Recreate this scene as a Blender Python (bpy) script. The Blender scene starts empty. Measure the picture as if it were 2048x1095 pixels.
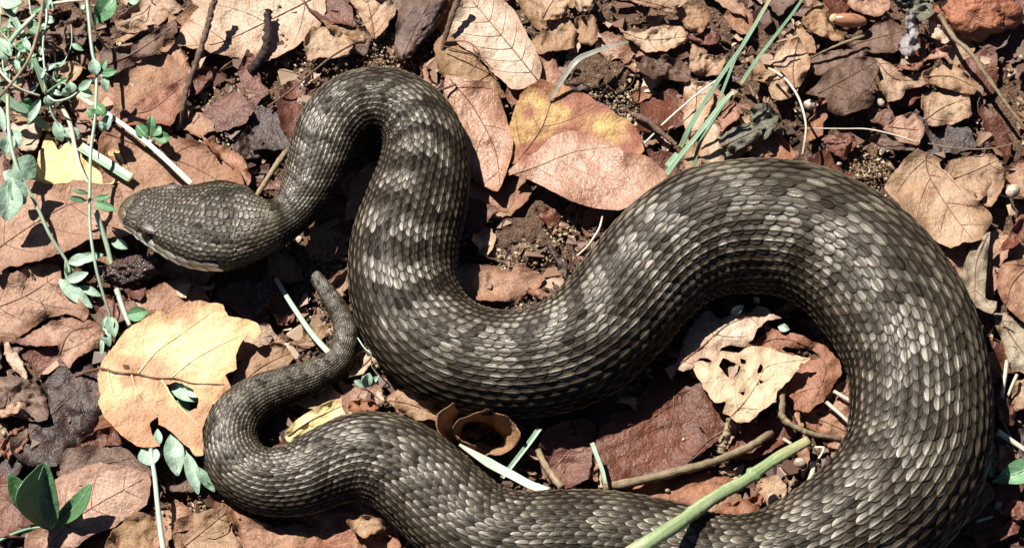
import bpy, math, random
import numpy as np
from mathutils import Vector, noise
from mathutils.geometry import delaunay_2d_cdt
random.seed(7)
R = math.radians
scene = bpy.context.scene
col = scene.collection

# ------------------------------------------------------------------ camera
# a close-up of the woodland floor, about 31 cm across; 1 photo pixel = 0.15 mm
S = 0.00015
W0, H0 = 2048.0, 1095.0
TILT = R(27.0)            # tilt away from straight down
DIST = 0.80
cam_d = bpy.data.cameras.new('camera')
cam = bpy.data.objects.new('camera', cam_d)
col.objects.link(cam)
cam.location = (0, -DIST * math.sin(TILT), DIST * math.cos(TILT))
cam.rotation_euler = (TILT, 0, 0)
cam_d.sensor_width = 36
cam_d.lens = 36 * DIST / (W0 * S)
cam_d.clip_start = 0.02
cam_d.clip_end = 50
scene.camera = cam

# ------------------------------------------------------------------ sky, sun, exposure
SUN_EL = R(52)
SUN_FROM = Vector((-0.68, 0.73, 0)).normalized()
world = bpy.data.worlds.new('World')
scene.world = world
world.use_nodes = True
wn = world.node_tree
for n in list(wn.nodes):
    wn.nodes.remove(n)
sky = wn.nodes.new('ShaderNodeTexSky')
sky.sky_type = 'NISHITA'
sky.sun_disc = False
sky.air_density = 0.3
sky.dust_density = 0.2
sky.sun_elevation = SUN_EL
sky.sun_rotation = math.atan2(SUN_FROM.x, SUN_FROM.y)
bg = wn.nodes.new('ShaderNodeBackground')
bg.inputs['Strength'].default_value = 0.05
wo = wn.nodes.new('ShaderNodeOutputWorld')
wn.links.new(sky.outputs[0], bg.inputs[0])
wn.links.new(bg.outputs[0], wo.inputs[0])
sd = bpy.data.lights.new('sun', 'SUN')
sd.energy = 5.0
sd.angle = R(0.53)
sd.color = (1.0, 0.955, 0.88)
sun = bpy.data.objects.new('sun', sd)
col.objects.link(sun)
to_sun = SUN_FROM * math.cos(SUN_EL) + Vector((0, 0, math.sin(SUN_EL)))
sun.rotation_euler = to_sun.to_track_quat('Z', 'Y').to_euler()
sun.location = to_sun * 2
scene.view_settings.view_transform = 'Standard'
scene.view_settings.look = 'None'
scene.view_settings.gamma = 1.0
scene.view_settings.use_curve_mapping = False
scene.view_settings.exposure = 0.68

# ------------------------------------------------------------------ helpers
CAMP = np.array(cam.location)
RGT = np.array((1.0, 0, 0))
UPV = np.array((0, math.cos(TILT), math.sin(TILT)))
FWD = np.array((0, math.sin(TILT), -math.cos(TILT)))
FPX = DIST / S


def at(px, py, z):
    """world points that lie z metres above the ground at photo position px, py (arrays)"""
    px, py, z = np.broadcast_arrays(np.asarray(px, float), np.asarray(py, float), np.asarray(z, float))
    d = FWD + np.multiply.outer((px - W0 / 2) / FPX, RGT) + np.multiply.outer((H0 / 2 - py) / FPX, UPV)
    t = (z - CAMP[2]) / d[..., 2]
    return CAMP + d * t[..., None]


ORI = {'A': 0.0, 'B': 365.0, 'C': 730.0}


def q(c, pts):
    """points noted on a three times enlarged tile of the survey grid -> grid units"""
    ox, oy = (int(c[1]) - 1) * 512.0, ORI[c[0]]
    return [(ox + p[0] / 3.0, oy + p[1] / 3.0) + tuple(p[2:]) for p in pts]


def nz(x, y, s=0.0):
    return noise.noise(Vector((x, y, s * 7.31 + 0.37)))


def nza(x, y, s=0.0):
    return np.array([nz(a, b, s) for a, b in zip(np.ravel(x), np.ravel(y))])


def empty(name, loc):
    o = bpy.data.objects.new(name, None)
    o.empty_display_size = 0.005
    o.location = loc
    col.objects.link(o)
    return o


def tag(o, label=None, cat=None, group=None, kind=None):
    if label:
        o['label'] = label
    if cat:
        o['category'] = cat
    if group:
        o['group'] = group
    if kind:
        o['kind'] = kind
    return o


def mesh_obj(name, V, F, mat, parent=None, origin=None, attrs=None, smooth=True, cols=None):
    V = np.asarray(V, float)
    org = np.array(parent.location) if parent is not None else (np.asarray(origin, float) if origin is not None else np.zeros(3))
    me = bpy.data.meshes.new(name)
    me.from_pydata((V - org).tolist(), [], F)
    if smooth:
        me.polygons.foreach_set('use_smooth', [True] * len(me.polygons))
    for k, a in (attrs or {}).items():
        at_ = me.attributes.new(k, 'FLOAT', 'POINT')
        at_.data.foreach_set('value', np.asarray(a, np.float32))
    if cols is not None:
        ca = me.attributes.new('tone', 'FLOAT_COLOR', 'POINT')
        ca.data.foreach_set('color', np.asarray(cols, np.float32).ravel())
    me.materials.append(mat)
    me.update()
    o = bpy.data.objects.new(name, me)
    col.objects.link(o)
    if parent is not None:
        o.parent = parent
    elif origin is not None:
        o.location = org
    return o


def spline(P, n_per=8, closed=False):
    """Catmull-Rom through P (rows of any width)"""
    P = np.asarray(P, float)
    n = len(P)
    if n < 3 and not closed:
        t = np.linspace(0, 1, n_per + 1)[:, None]
        return P[0] * (1 - t) + P[-1] * t
    out = []
    rng = n if closed else n - 1
    for i in range(rng):
        if closed:
            a, b, c, d = P[i - 1], P[i], P[(i + 1) % n], P[(i + 2) % n]
        else:
            b, c = P[i], P[i + 1]
            a = P[i - 1] if i else 2 * b - c
            d = P[i + 2] if i + 2 < n else 2 * c - b
        m = n_per[i] if hasattr(n_per, '__len__') else n_per
        t = (np.arange(m) / m)[:, None]
        out.append(0.5 * (2 * b + (c - a) * t + (2 * a - 5 * b + 4 * c - d) * t ** 2 + (3 * b - a - 3 * c + d) * t ** 3))
    if not closed:
        out.append(P[-1:])
    return np.concatenate(out)


# ------------------------------------------------------------------ materials
class NT:
    def __init__(self, name):
        self.m = bpy.data.materials.new(name)
        self.m.use_nodes = True
        self.t = self.m.node_tree
        self.b = self.t.nodes['Principled BSDF']
        self.geo = self.t.nodes.new('ShaderNodeNewGeometry')
        self.oi = self.t.nodes.new('ShaderNodeObjectInfo')

    def n(self, typ, **kw):
        x = self.t.nodes.new(typ)
        for k, v in kw.items():
            setattr(x, k, v)
        return x

    def l(self, a, b):
        self.t.links.new(a, b)

    def noise(self, scale, detail=4, rough=0.6, dist=0.0):
        x = self.n('ShaderNodeTexNoise')
        x.inputs['Scale'].default_value = scale
        x.inputs['Detail'].default_value = detail
        x.inputs['Roughness'].default_value = rough
        x.inputs['Distortion'].default_value = dist
        self.l(self.geo.outputs['Position'], x.inputs['Vector'])
        return x.outputs['Fac']

    def ramp(self, src, stops):
        x = self.n('ShaderNodeValToRGB')
        e = x.color_ramp.elements
        while len(e) < len(stops):
            e.new(0.5)
        for i, (p, c) in enumerate(stops):
            e[i].position = p
            e[i].color = (c, c, c, 1) if isinstance(c, (int, float)) else (c[0], c[1], c[2], 1)
        self.l(src, x.inputs[0])
        return x.outputs[0]

    def mix(self, fac, a, b, mode='MIX'):
        x = self.n('ShaderNodeMix', data_type='RGBA', blend_type=mode)
        for s, v in ((0, fac), (6, a), (7, b)):
            if isinstance(v, (int, float)):
                x.inputs[s].default_value = v
            elif isinstance(v, tuple):
                x.inputs[s].default_value = (v[0], v[1], v[2], 1)
            else:
                self.l(v, x.inputs[s])
        return x.outputs[2]

    def math(self, op, a, b=None):
        x = self.n('ShaderNodeMath', operation=op)
        for s, v in ((0, a), (1, b)):
            if v is None:
                continue
            if isinstance(v, (int, float)):
                x.inputs[s].default_value = v
            else:
                self.l(v, x.inputs[s])
        return x.outputs[0]

    def attr(self, name):
        x = self.n('ShaderNodeAttribute', attribute_name=name)
        return x

    def bump(self, h, strength, dist):
        x = self.n('ShaderNodeBump')
        x.inputs['Strength'].default_value = strength
        x.inputs['Distance'].default_value = dist
        self.l(h, x.inputs['Height'])
        self.l(x.outputs[0], self.b.inputs['Normal'])
        return x


def leaf_mat(name, a, b, edge, edge_amt=0.55, spots=0.5, spot_col=(0.07, 0.03, 0.02), rough=0.55, spec=0.4, patch=None, bump=0.7, decay=0.6, grain=0.48):
    m = NT(name)
    seed = m.math('MULTIPLY', m.oi.outputs['Random'], 3.0)
    pos = m.n('ShaderNodeVectorMath', operation='ADD')
    m.l(m.geo.outputs['Position'], pos.inputs[0])
    m.l(seed, pos.inputs[1])
    big = m.n('ShaderNodeTexNoise')
    big.inputs['Scale'].default_value = 55
    big.inputs['Detail'].default_value = 5
    big.inputs['Roughness'].default_value = 0.62
    m.l(pos.outputs[0], big.inputs['Vector'])
    c = m.mix(m.ramp(big.outputs['Fac'], [(0.36, 0.0), (0.62, 1.0)]), a, b)
    if patch:
        pn = m.n('ShaderNodeTexNoise')
        pn.inputs['Scale'].default_value = patch[1]
        pn.inputs['Detail'].default_value = 3
        m.l(pos.outputs[0], pn.inputs['Vector'])
        c = m.mix(m.ramp(pn.outputs['Fac'], [(patch[2], 0.0), (patch[2] + 0.09, 1.0)]), c, patch[0])
    # each leaf a little lighter or darker, warmer or duller
    hsv = m.n('ShaderNodeHueSaturation')
    m.l(m.math('ADD', m.math('MULTIPLY', m.oi.outputs['Random'], 0.36), 0.80), hsv.inputs['Value'])
    m.l(m.math('ADD', m.math('MULTIPLY', m.oi.outputs['Random'], -0.3), 1.12), hsv.inputs['Saturation'])
    m.l(c, hsv.inputs['Color'])
    c = hsv.outputs[0]
    # brown margins
    ed = m.attr('edge').outputs['Fac']
    wob = m.noise(240, 3, 0.6)
    ee = m.math('ADD', ed, m.math('MULTIPLY', m.math('SUBTRACT', wob, 0.5), 0.55))
    c = m.mix(m.math('MULTIPLY', m.ramp(ee, [(0.0, 1.0), (0.42, 0.0)]), edge_amt), c, edge)
    # fine net of veinlets
    vo = m.n('ShaderNodeTexVoronoi', feature='DISTANCE_TO_EDGE')
    vo.inputs['Scale'].default_value = 520
    m.l(pos.outputs[0], vo.inputs['Vector'])
    net = m.ramp(vo.outputs['Distance'], [(0.0, 1.0), (0.16, 0.0)])
    c = m.mix(m.math('MULTIPLY', net, 0.07), c, edge)
    # blotches of decay and a coarse grain
    bl = m.n('ShaderNodeTexNoise')
    bl.inputs['Scale'].default_value = 170
    bl.inputs['Detail'].default_value = 6
    bl.inputs['Roughness'].default_value = 0.7
    m.l(pos.outputs[0], bl.inputs['Vector'])
    c = m.mix(m.math('MULTIPLY', m.ramp(bl.outputs['Fac'], [(0.50, 0.0), (0.66, 1.0)]), decay), c, edge)
    gr = m.noise(1500, 4, 0.75)
    c = m.mix(m.math('MULTIPLY', m.ramp(gr, [(0.40, 1.0), (0.60, 0.0)]), grain), c, edge)
    # specks of mould and dirt
    sp = m.noise(900, 4, 0.72)
    pt = m.noise(130, 2, 0.5)
    sm = m.math('MULTIPLY', m.ramp(sp, [(0.60, 0.0), (0.68, 1.0)]), m.ramp(pt, [(0.42, 0.15), (0.62, 1.0)]))
    c = m.mix(m.math('MULTIPLY', sm, spots), c, spot_col)
    sp2 = m.noise(2600, 2, 0.6)
    c = m.mix(m.math('MULTIPLY', m.ramp(sp2, [(0.35, 1.0), (0.5, 0.0)]), 0.30), c, edge)
    m.l(c, m.b.inputs['Base Color'])
    m.b.inputs['Roughness'].default_value = rough
    m.b.inputs['Specular IOR Level'].default_value = spec
    h = m.math('ADD', m.math('MULTIPLY', m.noise(420, 4, 0.65), 1.0), m.math('MULTIPLY', net, -0.07))
    m.bump(h, bump, 0.0012)
    return m.m


def plain_mat(name, a, b, scale=200, rough=0.5, spec=0.4, bump=0.3, speck=0.0, speck_col=(0.05, 0.03, 0.02), dist=0.0006, fibre=0.0, tip=None):
    m = NT(name)
    c = m.mix(m.ramp(m.noise(scale, 4, 0.6), [(0.35, 0.0), (0.65, 1.0)]), a, b)
    if fibre:                                       # long fibres and browned ends
        cx = m.n('ShaderNodeCombineXYZ')
        m.l(m.math('MULTIPLY', m.attr('across').outputs['Fac'], 26.0), cx.inputs[0])
        m.l(m.math('MULTIPLY', m.attr('along').outputs['Fac'], 3.0), cx.inputs[1])
        m.l(m.math('MULTIPLY', m.oi.outputs['Random'], 50.0), cx.inputs[2])
        fn = m.n('ShaderNodeTexNoise')
        fn.inputs['Scale'].default_value = 1.0
        fn.inputs['Detail'].default_value = 3
        m.l(cx.outputs[0], fn.inputs['Vector'])
        dk = tuple(v * 0.42 for v in b)
        c = m.mix(m.math('MULTIPLY', m.ramp(fn.outputs['Fac'], [(0.40, 1.0), (0.58, 0.0)]), fibre), c, dk)
        lt = tuple(min(v * 1.45, 0.85) for v in a)
        c = m.mix(m.math('MULTIPLY', m.ramp(fn.outputs['Fac'], [(0.58, 0.0), (0.70, 1.0)]), fibre * 0.8), c, lt)
        if tip:
            al = m.math('ADD', m.attr('along').outputs['Fac'], m.math('MULTIPLY', m.math('SUBTRACT', m.noise(180, 3, 0.6), 0.5), 0.25))
            c = m.mix(m.ramp(al, [(0.86, 0.0), (1.0, 0.85)]), c, tip)
            c = m.mix(m.ramp(al, [(0.0, 0.8), (0.09, 0.0)]), c, tip)
    hsv = m.n('ShaderNodeHueSaturation')
    m.l(m.math('ADD', m.math('MULTIPLY', m.oi.outputs['Random'], 0.3), 0.85), hsv.inputs['Value'])
    m.l(c, hsv.inputs['Color'])
    c = hsv.outputs[0]
    if speck:
        c = m.mix(m.math('MULTIPLY', m.ramp(m.noise(scale * 5, 3, 0.7), [(0.58, 0.0), (0.66, 1.0)]), speck), c, speck_col)
    m.l(c, m.b.inputs['Base Color'])
    m.b.inputs['Roughness'].default_value = rough
    m.b.inputs['Specular IOR Level'].default_value = spec
    m.bump(m.noise(scale * 3, 4, 0.65), bump, dist)
    return m.m


M = {
    'pink': leaf_mat('leaf_pink', (0.57, 0.36, 0.24), (0.38, 0.20, 0.118), (0.16, 0.062, 0.032)),
    'pale': leaf_mat('leaf_pale', (0.70, 0.55, 0.40), (0.54, 0.36, 0.23), (0.27, 0.135, 0.07), 0.5),
    'tan': leaf_mat('leaf_tan', (0.53, 0.36, 0.215), (0.37, 0.22, 0.125), (0.17, 0.08, 0.038)),
    'orange': leaf_mat('leaf_orange', (0.48, 0.25, 0.14), (0.34, 0.15, 0.085), (0.16, 0.05, 0.025)),
    'glossy': leaf_mat('leaf_glossy', (0.56, 0.33, 0.22), (0.45, 0.24, 0.145), (0.25, 0.10, 0.05), 0.5, 0.35, rough=0.36, spec=0.55),
    'red': leaf_mat('leaf_red', (0.25, 0.095, 0.055), (0.15, 0.055, 0.033), (0.08, 0.025, 0.015), rough=0.45),
    'brown': leaf_mat('leaf_brown', (0.24, 0.145, 0.10), (0.145, 0.085, 0.06), (0.07, 0.035, 0.022)),
    'dark': leaf_mat('leaf_dark', (0.10, 0.066, 0.054), (0.055, 0.033, 0.027), (0.03, 0.015, 0.011), rough=0.45, spots=0.3),
    'yellow': leaf_mat('leaf_yellow', (0.86, 0.68, 0.27), (0.74, 0.50, 0.22), (0.42, 0.19, 0.075), 0.6, 0.6, (0.25, 0.09, 0.04), patch=((0.50, 0.27, 0.14), 40, 0.48), decay=0.35, grain=0.2),
    'lemon': leaf_mat('leaf_lemon', (0.88, 0.76, 0.30), (0.80, 0.63, 0.26), (0.60, 0.36, 0.16), 0.5, 0.25, decay=0.35, grain=0.2),
    'flame': leaf_mat('leaf_flame', (0.38, 0.16, 0.09), (0.28, 0.10, 0.055), (0.22, 0.07, 0.035), 0.3, 0.5, patch=((0.78, 0.56, 0.20), 44, 0.46)),
    'cream': leaf_mat('leaf_cream', (0.80, 0.69, 0.46), (0.68, 0.52, 0.36), (0.42, 0.24, 0.13), 0.5, 0.75, (0.18, 0.08, 0.05), decay=0.35, grain=0.2),
    'greygreen': leaf_mat('leaf_greygreen', (0.26, 0.25, 0.19), (0.17, 0.165, 0.13), (0.09, 0.08, 0.055)),
    'olive': leaf_mat('leaf_olive', (0.42, 0.36, 0.25), (0.32, 0.25, 0.16), (0.18, 0.12, 0.07)),
    'grey': leaf_mat('leaf_grey', (0.50, 0.47, 0.47), (0.33, 0.30, 0.30), (0.16, 0.12, 0.11)),
    'mint': leaf_mat('green_mint', (0.44, 0.57, 0.46), (0.35, 0.49, 0.36), (0.24, 0.40, 0.24), 0.35, 0.45, (0.24, 0.22, 0.10), rough=0.5, bump=0.4, decay=0.12, grain=0.12),
    'leafgreen': leaf_mat('green_leaf', (0.17, 0.33, 0.17), (0.11, 0.25, 0.11), (0.08, 0.2, 0.07), 0.3, 0.4, (0.28, 0.24, 0.10), rough=0.4, bump=0.4, decay=0.12, grain=0.12),
    'deepgreen': leaf_mat('green_deep', (0.08, 0.20, 0.07), (0.045, 0.13, 0.04), (0.16, 0.30, 0.14), 0.3, 0.2, (0.25, 0.35, 0.2), rough=0.33, spec=0.5, bump=0.35, decay=0.12, grain=0.12),
    'vein_tan': plain_mat('vein_tan', (0.48, 0.30, 0.18), (0.38, 0.22, 0.13)),
    'vein_dark': plain_mat('vein_dark', (0.20, 0.09, 0.05), (0.13, 0.055, 0.03)),
    'vein_pale': plain_mat('vein_pale', (0.80, 0.62, 0.34), (0.66, 0.46, 0.24)),
    'vein_green': plain_mat('vein_green', (0.42, 0.56, 0.44), (0.33, 0.48, 0.34)),
    'stem_mint': plain_mat('stem_mint', (0.42, 0.56, 0.40), (0.52, 0.64, 0.50), 90, 0.38, 0.5, 0.15, fibre=0.45, tip=(0.34, 0.33, 0.18)),
    'stem_green': plain_mat('stem_green', (0.17, 0.33, 0.17), (0.27, 0.44, 0.26), 90, 0.4, 0.5, 0.2, fibre=0.45, tip=(0.25, 0.22, 0.10)),
    'blade': plain_mat('blade_green', (0.34, 0.50, 0.34), (0.25, 0.41, 0.25), 120, 0.4, 0.5, 0.2, 0.25, (0.4, 0.5, 0.35), fibre=0.55, tip=(0.42, 0.36, 0.18)),
    'blade_white': plain_mat('blade_bleached', (0.48, 0.62, 0.45), (0.40, 0.55, 0.38), 90, 0.35, 0.5, 0.15, fibre=0.45, tip=(0.45, 0.40, 0.24)),
    'stalk': plain_mat('stalk_green', (0.46, 0.54, 0.30), (0.30, 0.40, 0.18), 120, 0.45, 0.45, 0.6, 0.45, (0.12, 0.16, 0.05), fibre=0.6, tip=(0.40, 0.33, 0.17)),
    'straw': plain_mat('straw', (0.80, 0.74, 0.60), (0.66, 0.56, 0.42), 150, 0.45, 0.4, 0.3, fibre=0.5, tip=(0.45, 0.32, 0.18)),
    'dry': plain_mat('dry_stalk', (0.40, 0.31, 0.19), (0.26, 0.19, 0.115), 200, 0.6, 0.3, 0.6, 0.5, fibre=0.6, tip=(0.16, 0.10, 0.06)),
    'dryblade': plain_mat('dry_blade', (0.40, 0.40, 0.34), (0.30, 0.29, 0.23), 200, 0.45, 0.4, 0.3, 0.3, fibre=0.6, tip=(0.25, 0.19, 0.12)),
    'twig': plain_mat('twig_bark', (0.24, 0.16, 0.11), (0.14, 0.085, 0.06), 260, 0.6, 0.3, 0.9, 0.6, (0.03, 0.02, 0.015), 0.001, fibre=0.5, tip=None),
    'root_shadow_dark': plain_mat('dark_root_and_shadow', (0.05, 0.03, 0.025), (0.025, 0.015, 0.012), 260, 0.55, 0.3, 0.9, dist=0.001),  # blackish rootlets, and the strip that stands in for a cast shadow
    'root': plain_mat('rootlet', (0.16, 0.075, 0.045), (0.09, 0.04, 0.025), 300, 0.55, 0.3, 0.4),
    'bark': plain_mat('bark_chunk', (0.20, 0.13, 0.11), (0.09, 0.055, 0.045), 160, 0.5, 0.4, 1.0, 0.6, dist=0.0015),
    'bark_red': plain_mat('bark_red', (0.40, 0.15, 0.075), (0.24, 0.085, 0.045), 110, 0.5, 0.4, 1.0, 0.5, (0.6, 0.35, 0.2), 0.0015),
    'bark_glossy': plain_mat('bark_glossy', (0.12, 0.06, 0.045), (0.05, 0.026, 0.02), 300, 0.22, 0.8, 1.0, 0.35, (0.75, 0.70, 0.68), 0.0016),
    'acorn': plain_mat('acorn', (0.45, 0.21, 0.12), (0.34, 0.17, 0.08), 90, 0.26, 0.6, 0.3, 0.4),
    'acorn_cap': plain_mat('acorn_cap', (0.66, 0.52, 0.26), (0.50, 0.36, 0.18), 200, 0.45, 0.4, 0.4),
    'pebble': plain_mat('pebble', (0.60, 0.50, 0.40), (0.36, 0.26, 0.18), 300, 0.4, 0.5, 0.6, 0.4),
}
# ------------------------------------------------------------------ the ground
def soil_z(x, y):
    v = 0.0016 * noise.noise(Vector((x * 45, y * 45, 1.7))) + 0.0011 * noise.noise(Vector((x * 130, y * 130, 4.1))) \
        + 0.0006 * noise.noise(Vector((x * 420, y * 420, 9.3)))
    return v - 0.0016


def build_ground():
    nx, ny = 300, 220
    gx = np.linspace(-1, 1, nx)
    gy = np.linspace(-1, 1, ny)
    X = 0.215 * gx + 2.4 * np.sign(gx) * np.clip(np.abs(gx) - 0.93, 0, 1) ** 2 / 0.07 ** 2
    Y = 0.165 * gy + 2.4 * np.sign(gy) * np.clip(np.abs(gy) - 0.93, 0, 1) ** 2 / 0.07 ** 2
    V = [(x, y, soil_z(x, y)) for y in Y for x in X]
    F = [(j * nx + i, j * nx + i + 1, (j + 1) * nx + i + 1, (j + 1) * nx + i) for j in range(ny - 1) for i in range(nx - 1)]
    m = NT('soil')
    c = m.mix(m.ramp(m.noise(32, 5, 0.65), [(0.38, 0.0), (0.62, 1.0)]), (0.085, 0.038, 0.024), (0.22, 0.115, 0.063))
    c = m.mix(m.ramp(m.noise(620, 5, 0.75), [(0.48, 0.0), (0.62, 1.0)]), c, (0.27, 0.175, 0.10))
    c = m.mix(m.ramp(m.noise(1500, 3, 0.7), [(0.60, 0.0), (0.68, 1.0)]), c, (0.50, 0.38, 0.24))
    c = m.mix(m.ramp(m.noise(900, 4, 0.7), [(0.36, 1.0), (0.46, 0.0)]), c, (0.028, 0.013, 0.009))
    m.l(c, m.b.inputs['Base Color'])
    m.b.inputs['Roughness'].default_value = 0.7
    m.bump(m.math('ADD', m.noise(300, 5, 0.7), m.noise(1300, 3, 0.7)), 1.0, 0.002)
    o = mesh_obj('ground', V, F, m.m)
    tag(o, kind='structure')
    return m.m


SOIL = build_ground()

# ------------------------------------------------------------------ leaves
UP_LIST = []


def in_poly(X, Y, poly):
    P = np.asarray(poly)
    inside = np.zeros(len(X), bool)
    x1, y1 = P[:, 0], P[:, 1]
    x2, y2 = np.roll(x1, -1), np.roll(y1, -1)
    for a, b, c, d in zip(x1, y1, x2, y2):
        if b == d:
            continue
        t = ((b > Y) != (d > Y)) & (X < (c - a) * (Y - b) / (d - b) + a)
        inside ^= t
    return inside


def tube_mesh(C, rad, flat=1.0, n=7, up0=None, twist=0.0, ridge=0.0, knob=0.0, seed=0):
    """C: world centre line, rad: radius (m) along it"""
    C = np.asarray(C, float)
    m = len(C)
    rad = np.broadcast_to(np.asarray(rad, float), (m,)).copy()
    T = np.gradient(C, axis=0)
    T /= np.linalg.norm(T, axis=1)[:, None] + 1e-12
    up = np.tile(np.array(up0 if up0 is not None else (0, 0, 1.0)), (m, 1))
    up = up - T * (up * T).sum(1)[:, None]
    bad = np.linalg.norm(up, axis=1) < 0.15
    up[bad] = np.array((0.3, 0.9, 0.1))
    up = up - T * (up * T).sum(1)[:, None]
    up /= np.linalg.norm(up, axis=1)[:, None]
    sd_ = np.cross(T, up)
    V, F = [], []
    for i in range(m):
        tw = twist * i / max(m - 1, 1)
        s = sd_[i] * math.cos(tw) + up[i] * math.sin(tw)
        u = -sd_[i] * math.sin(tw) + up[i] * math.cos(tw)
        for k in range(n):
            a = 2 * math.pi * k / n
            r = rad[i] * (1 + (knob * nz(i * 0.35, math.cos(a) * 1.3 + math.sin(a) * 2.1, seed) if knob else 0))
            dz = ridge * rad[i] * (abs(math.cos(a))) 
            V.append(C[i] + s * (r * math.cos(a)) + u * (r * flat * math.sin(a) + dz))
    for i in range(m - 1):
        for k in range(n):
            k2 = (k + 1) % n
            F.append((i * n + k, i * n + k2, (i + 1) * n + k2, (i + 1) * n + k))
    V.append(C[0]); V.append(C[-1])
    a0, a1 = len(V) - 2, len(V) - 1
    for k in range(n):
        F.append((a0, (k + 1) % n, k))
        F.append((a1, (m - 1) * n + k, (m - 1) * n + (k + 1) % n))
    return np.array(V), F


def sheet(poly, zfun, thick, spacing=None, jag=1.0, holes=(), seed=0.0, smooth=1.0):
    """a thin solid cut to an outline (grid units); zfun gives heights in mm"""
    P = np.asarray(poly, float)[:, :2]
    x, y = P[:, 0], P[:, 1]
    area = abs(0.5 * np.sum(x * np.roll(y, -1) - np.roll(x, -1) * y))
    sz = math.sqrt(area)
    sp = spacing or min(max(sz / 18, 3.0), 9.0)

    def refine(Q, smooth_):
        Q = np.asarray(Q, float)[:, :2]
        seg = np.linalg.norm(np.roll(Q, -1, 0) - Q, axis=1)
        npr = [max(1, int(round(s / (sp * 0.7)))) for s in seg]
        if smooth_:
            lin = np.concatenate([Q[i] + (Q[(i + 1) % len(Q)] - Q[i]) * (np.arange(npr[i]) / npr[i])[:, None] for i in range(len(Q))])
            out = spline(Q, npr, True) * smooth_ + lin * (1 - smooth_)
        else:
            out = np.concatenate([Q[i] + (Q[(i + 1) % len(Q)] - Q[i]) * (np.arange(npr[i]) / npr[i])[:, None] for i in range(len(Q))])
        if jag:
            f = 1 / 13.0
            out = out + np.stack([nza(out[:, 0] * f, out[:, 1] * f, seed + 3), nza(out[:, 0] * f, out[:, 1] * f, seed + 9)], 1) * jag * 2.4 \
                + np.stack([nza(out[:, 0] * .3, out[:, 1] * .3, seed + 5), nza(out[:, 0] * .3, out[:, 1] * .3, seed + 6)], 1) * jag
        return out
    O = refine(P, smooth)
    HO = [refine(h, 0.25) for h in holes]
    gx, gy = np.meshgrid(np.arange(O[:, 0].min(), O[:, 0].max(), sp), np.arange(O[:, 1].min(), O[:, 1].max(), sp * 0.87))
    gx = gx + (np.arange(gx.shape[0]) % 2)[:, None] * sp * 0.5
    G = np.stack([gx.ravel(), gy.ravel()], 1)
    G += np.random.RandomState(int(seed * 13) % 9999).uniform(-.15, .15, G.shape) * sp
    G = G[in_poly(G[:, 0], G[:, 1], O)]
    AllO = np.concatenate([O] + HO)
    if len(G):
        d = np.sqrt(((G[:, None, :] - AllO[None]) ** 2).sum(2)).min(1)
        keep = d > sp * 0.55
        for h in HO:
            keep &= ~in_poly(G[:, 0], G[:, 1], h)
        G = G[keep]
    pts = [Vector(p) for p in np.concatenate([AllO, G])] if len(G) else [Vector(p) for p in AllO]
    edges, k = [], 0
    for L in [O] + HO:
        n = len(L)
        edges += [(k + i, k + (i + 1) % n) for i in range(n)]
        k += n
    v2, e2, f2, *_ = delaunay_2d_cdt(pts, edges, [], 1, 1e-4)
    v2 = np.array([tuple(v) for v in v2])
    tri = np.array([tuple(f) for f in f2 if len(f) == 3])
    cen = v2[tri].mean(1)
    keep = in_poly(cen[:, 0], cen[:, 1], O)
    for h in HO:
        keep &= ~in_poly(cen[:, 0], cen[:, 1], h)
    tri = tri[keep]
    used = np.unique(tri)
    mp = -np.ones(len(v2), int)
    mp[used] = np.arange(len(used))
    v2, tri = v2[used], mp[tri]
    ed = np.sqrt(((v2[:, None, :] - AllO[None]) ** 2).sum(2)).min(1) / (0.42 * sz)
    z = zfun(v2[:, 0], v2[:, 1], ed) * 0.001
    top = at(v2[:, 0], v2[:, 1], z)
    # turn triangles upward
    a, b, c = top[tri[:, 0]], top[tri[:, 1]], top[tri[:, 2]]
    flip = np.cross(b - a, c - a)[:, 2] < 0
    tri[flip] = tri[flip][:, ::-1]
    N = np.zeros_like(top)
    fn = np.cross(top[tri[:, 1]] - top[tri[:, 0]], top[tri[:, 2]] - top[tri[:, 0]])
    for k in range(3):
        np.add.at(N, tri[:, k], fn)
    N /= np.linalg.norm(N, axis=1)[:, None] + 1e-15
    bot = top - N * thick
    nv = len(top)
    F = tri.tolist() + (tri[:, ::-1] + nv).tolist()
    cnt = {}
    for t in tri.tolist():
        for e in ((t[0], t[1]), (t[1], t[2]), (t[2], t[0])):
            cnt[e] = 1
    V = np.concatenate([top, bot])
    # the cut edge has vertices of its own so that it stays crisp
    rim = [(i, j) for (i, j) in cnt if (j, i) not in cnt]
    k0 = len(V)
    idx = {}
    for e in rim:
        for i in e:
            if i not in idx:
                idx[i] = len(idx)
    order = np.array(list(idx.keys()), int)
    nb_ = len(order)
    V = np.concatenate([V, top[order], bot[order]])
    for (i, j) in rim:
        a_, b_ = k0 + idx[i], k0 + idx[j]
        F.append((b_, a_, a_ + nb_, b_ + nb_))
    ed = np.concatenate([ed, ed, ed[order], ed[order]])
    return V, F, ed, (v2, z)


def seg_dist(X, Y, L):
    """distance from and position along a polyline, side sign"""
    best = np.full(len(X), 1e9)
    pos = np.zeros(len(X))
    acc = 0.0
    for (x1, y1), (x2, y2) in zip(L[:-1], L[1:]):
        dx, dy = x2 - x1, y2 - y1
        l2 = dx * dx + dy * dy + 1e-9
        t = np.clip(((X - x1) * dx + (Y - y1) * dy) / l2, 0, 1)
        d = np.hypot(X - x1 - t * dx, Y - y1 - t * dy)
        u = d < best
        best[u] = d[u]
        pos[u] = acc + t[u] * math.sqrt(l2)
        acc += math.sqrt(l2)
    return best, pos


LEAFN = [0]
HERO = []


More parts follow.
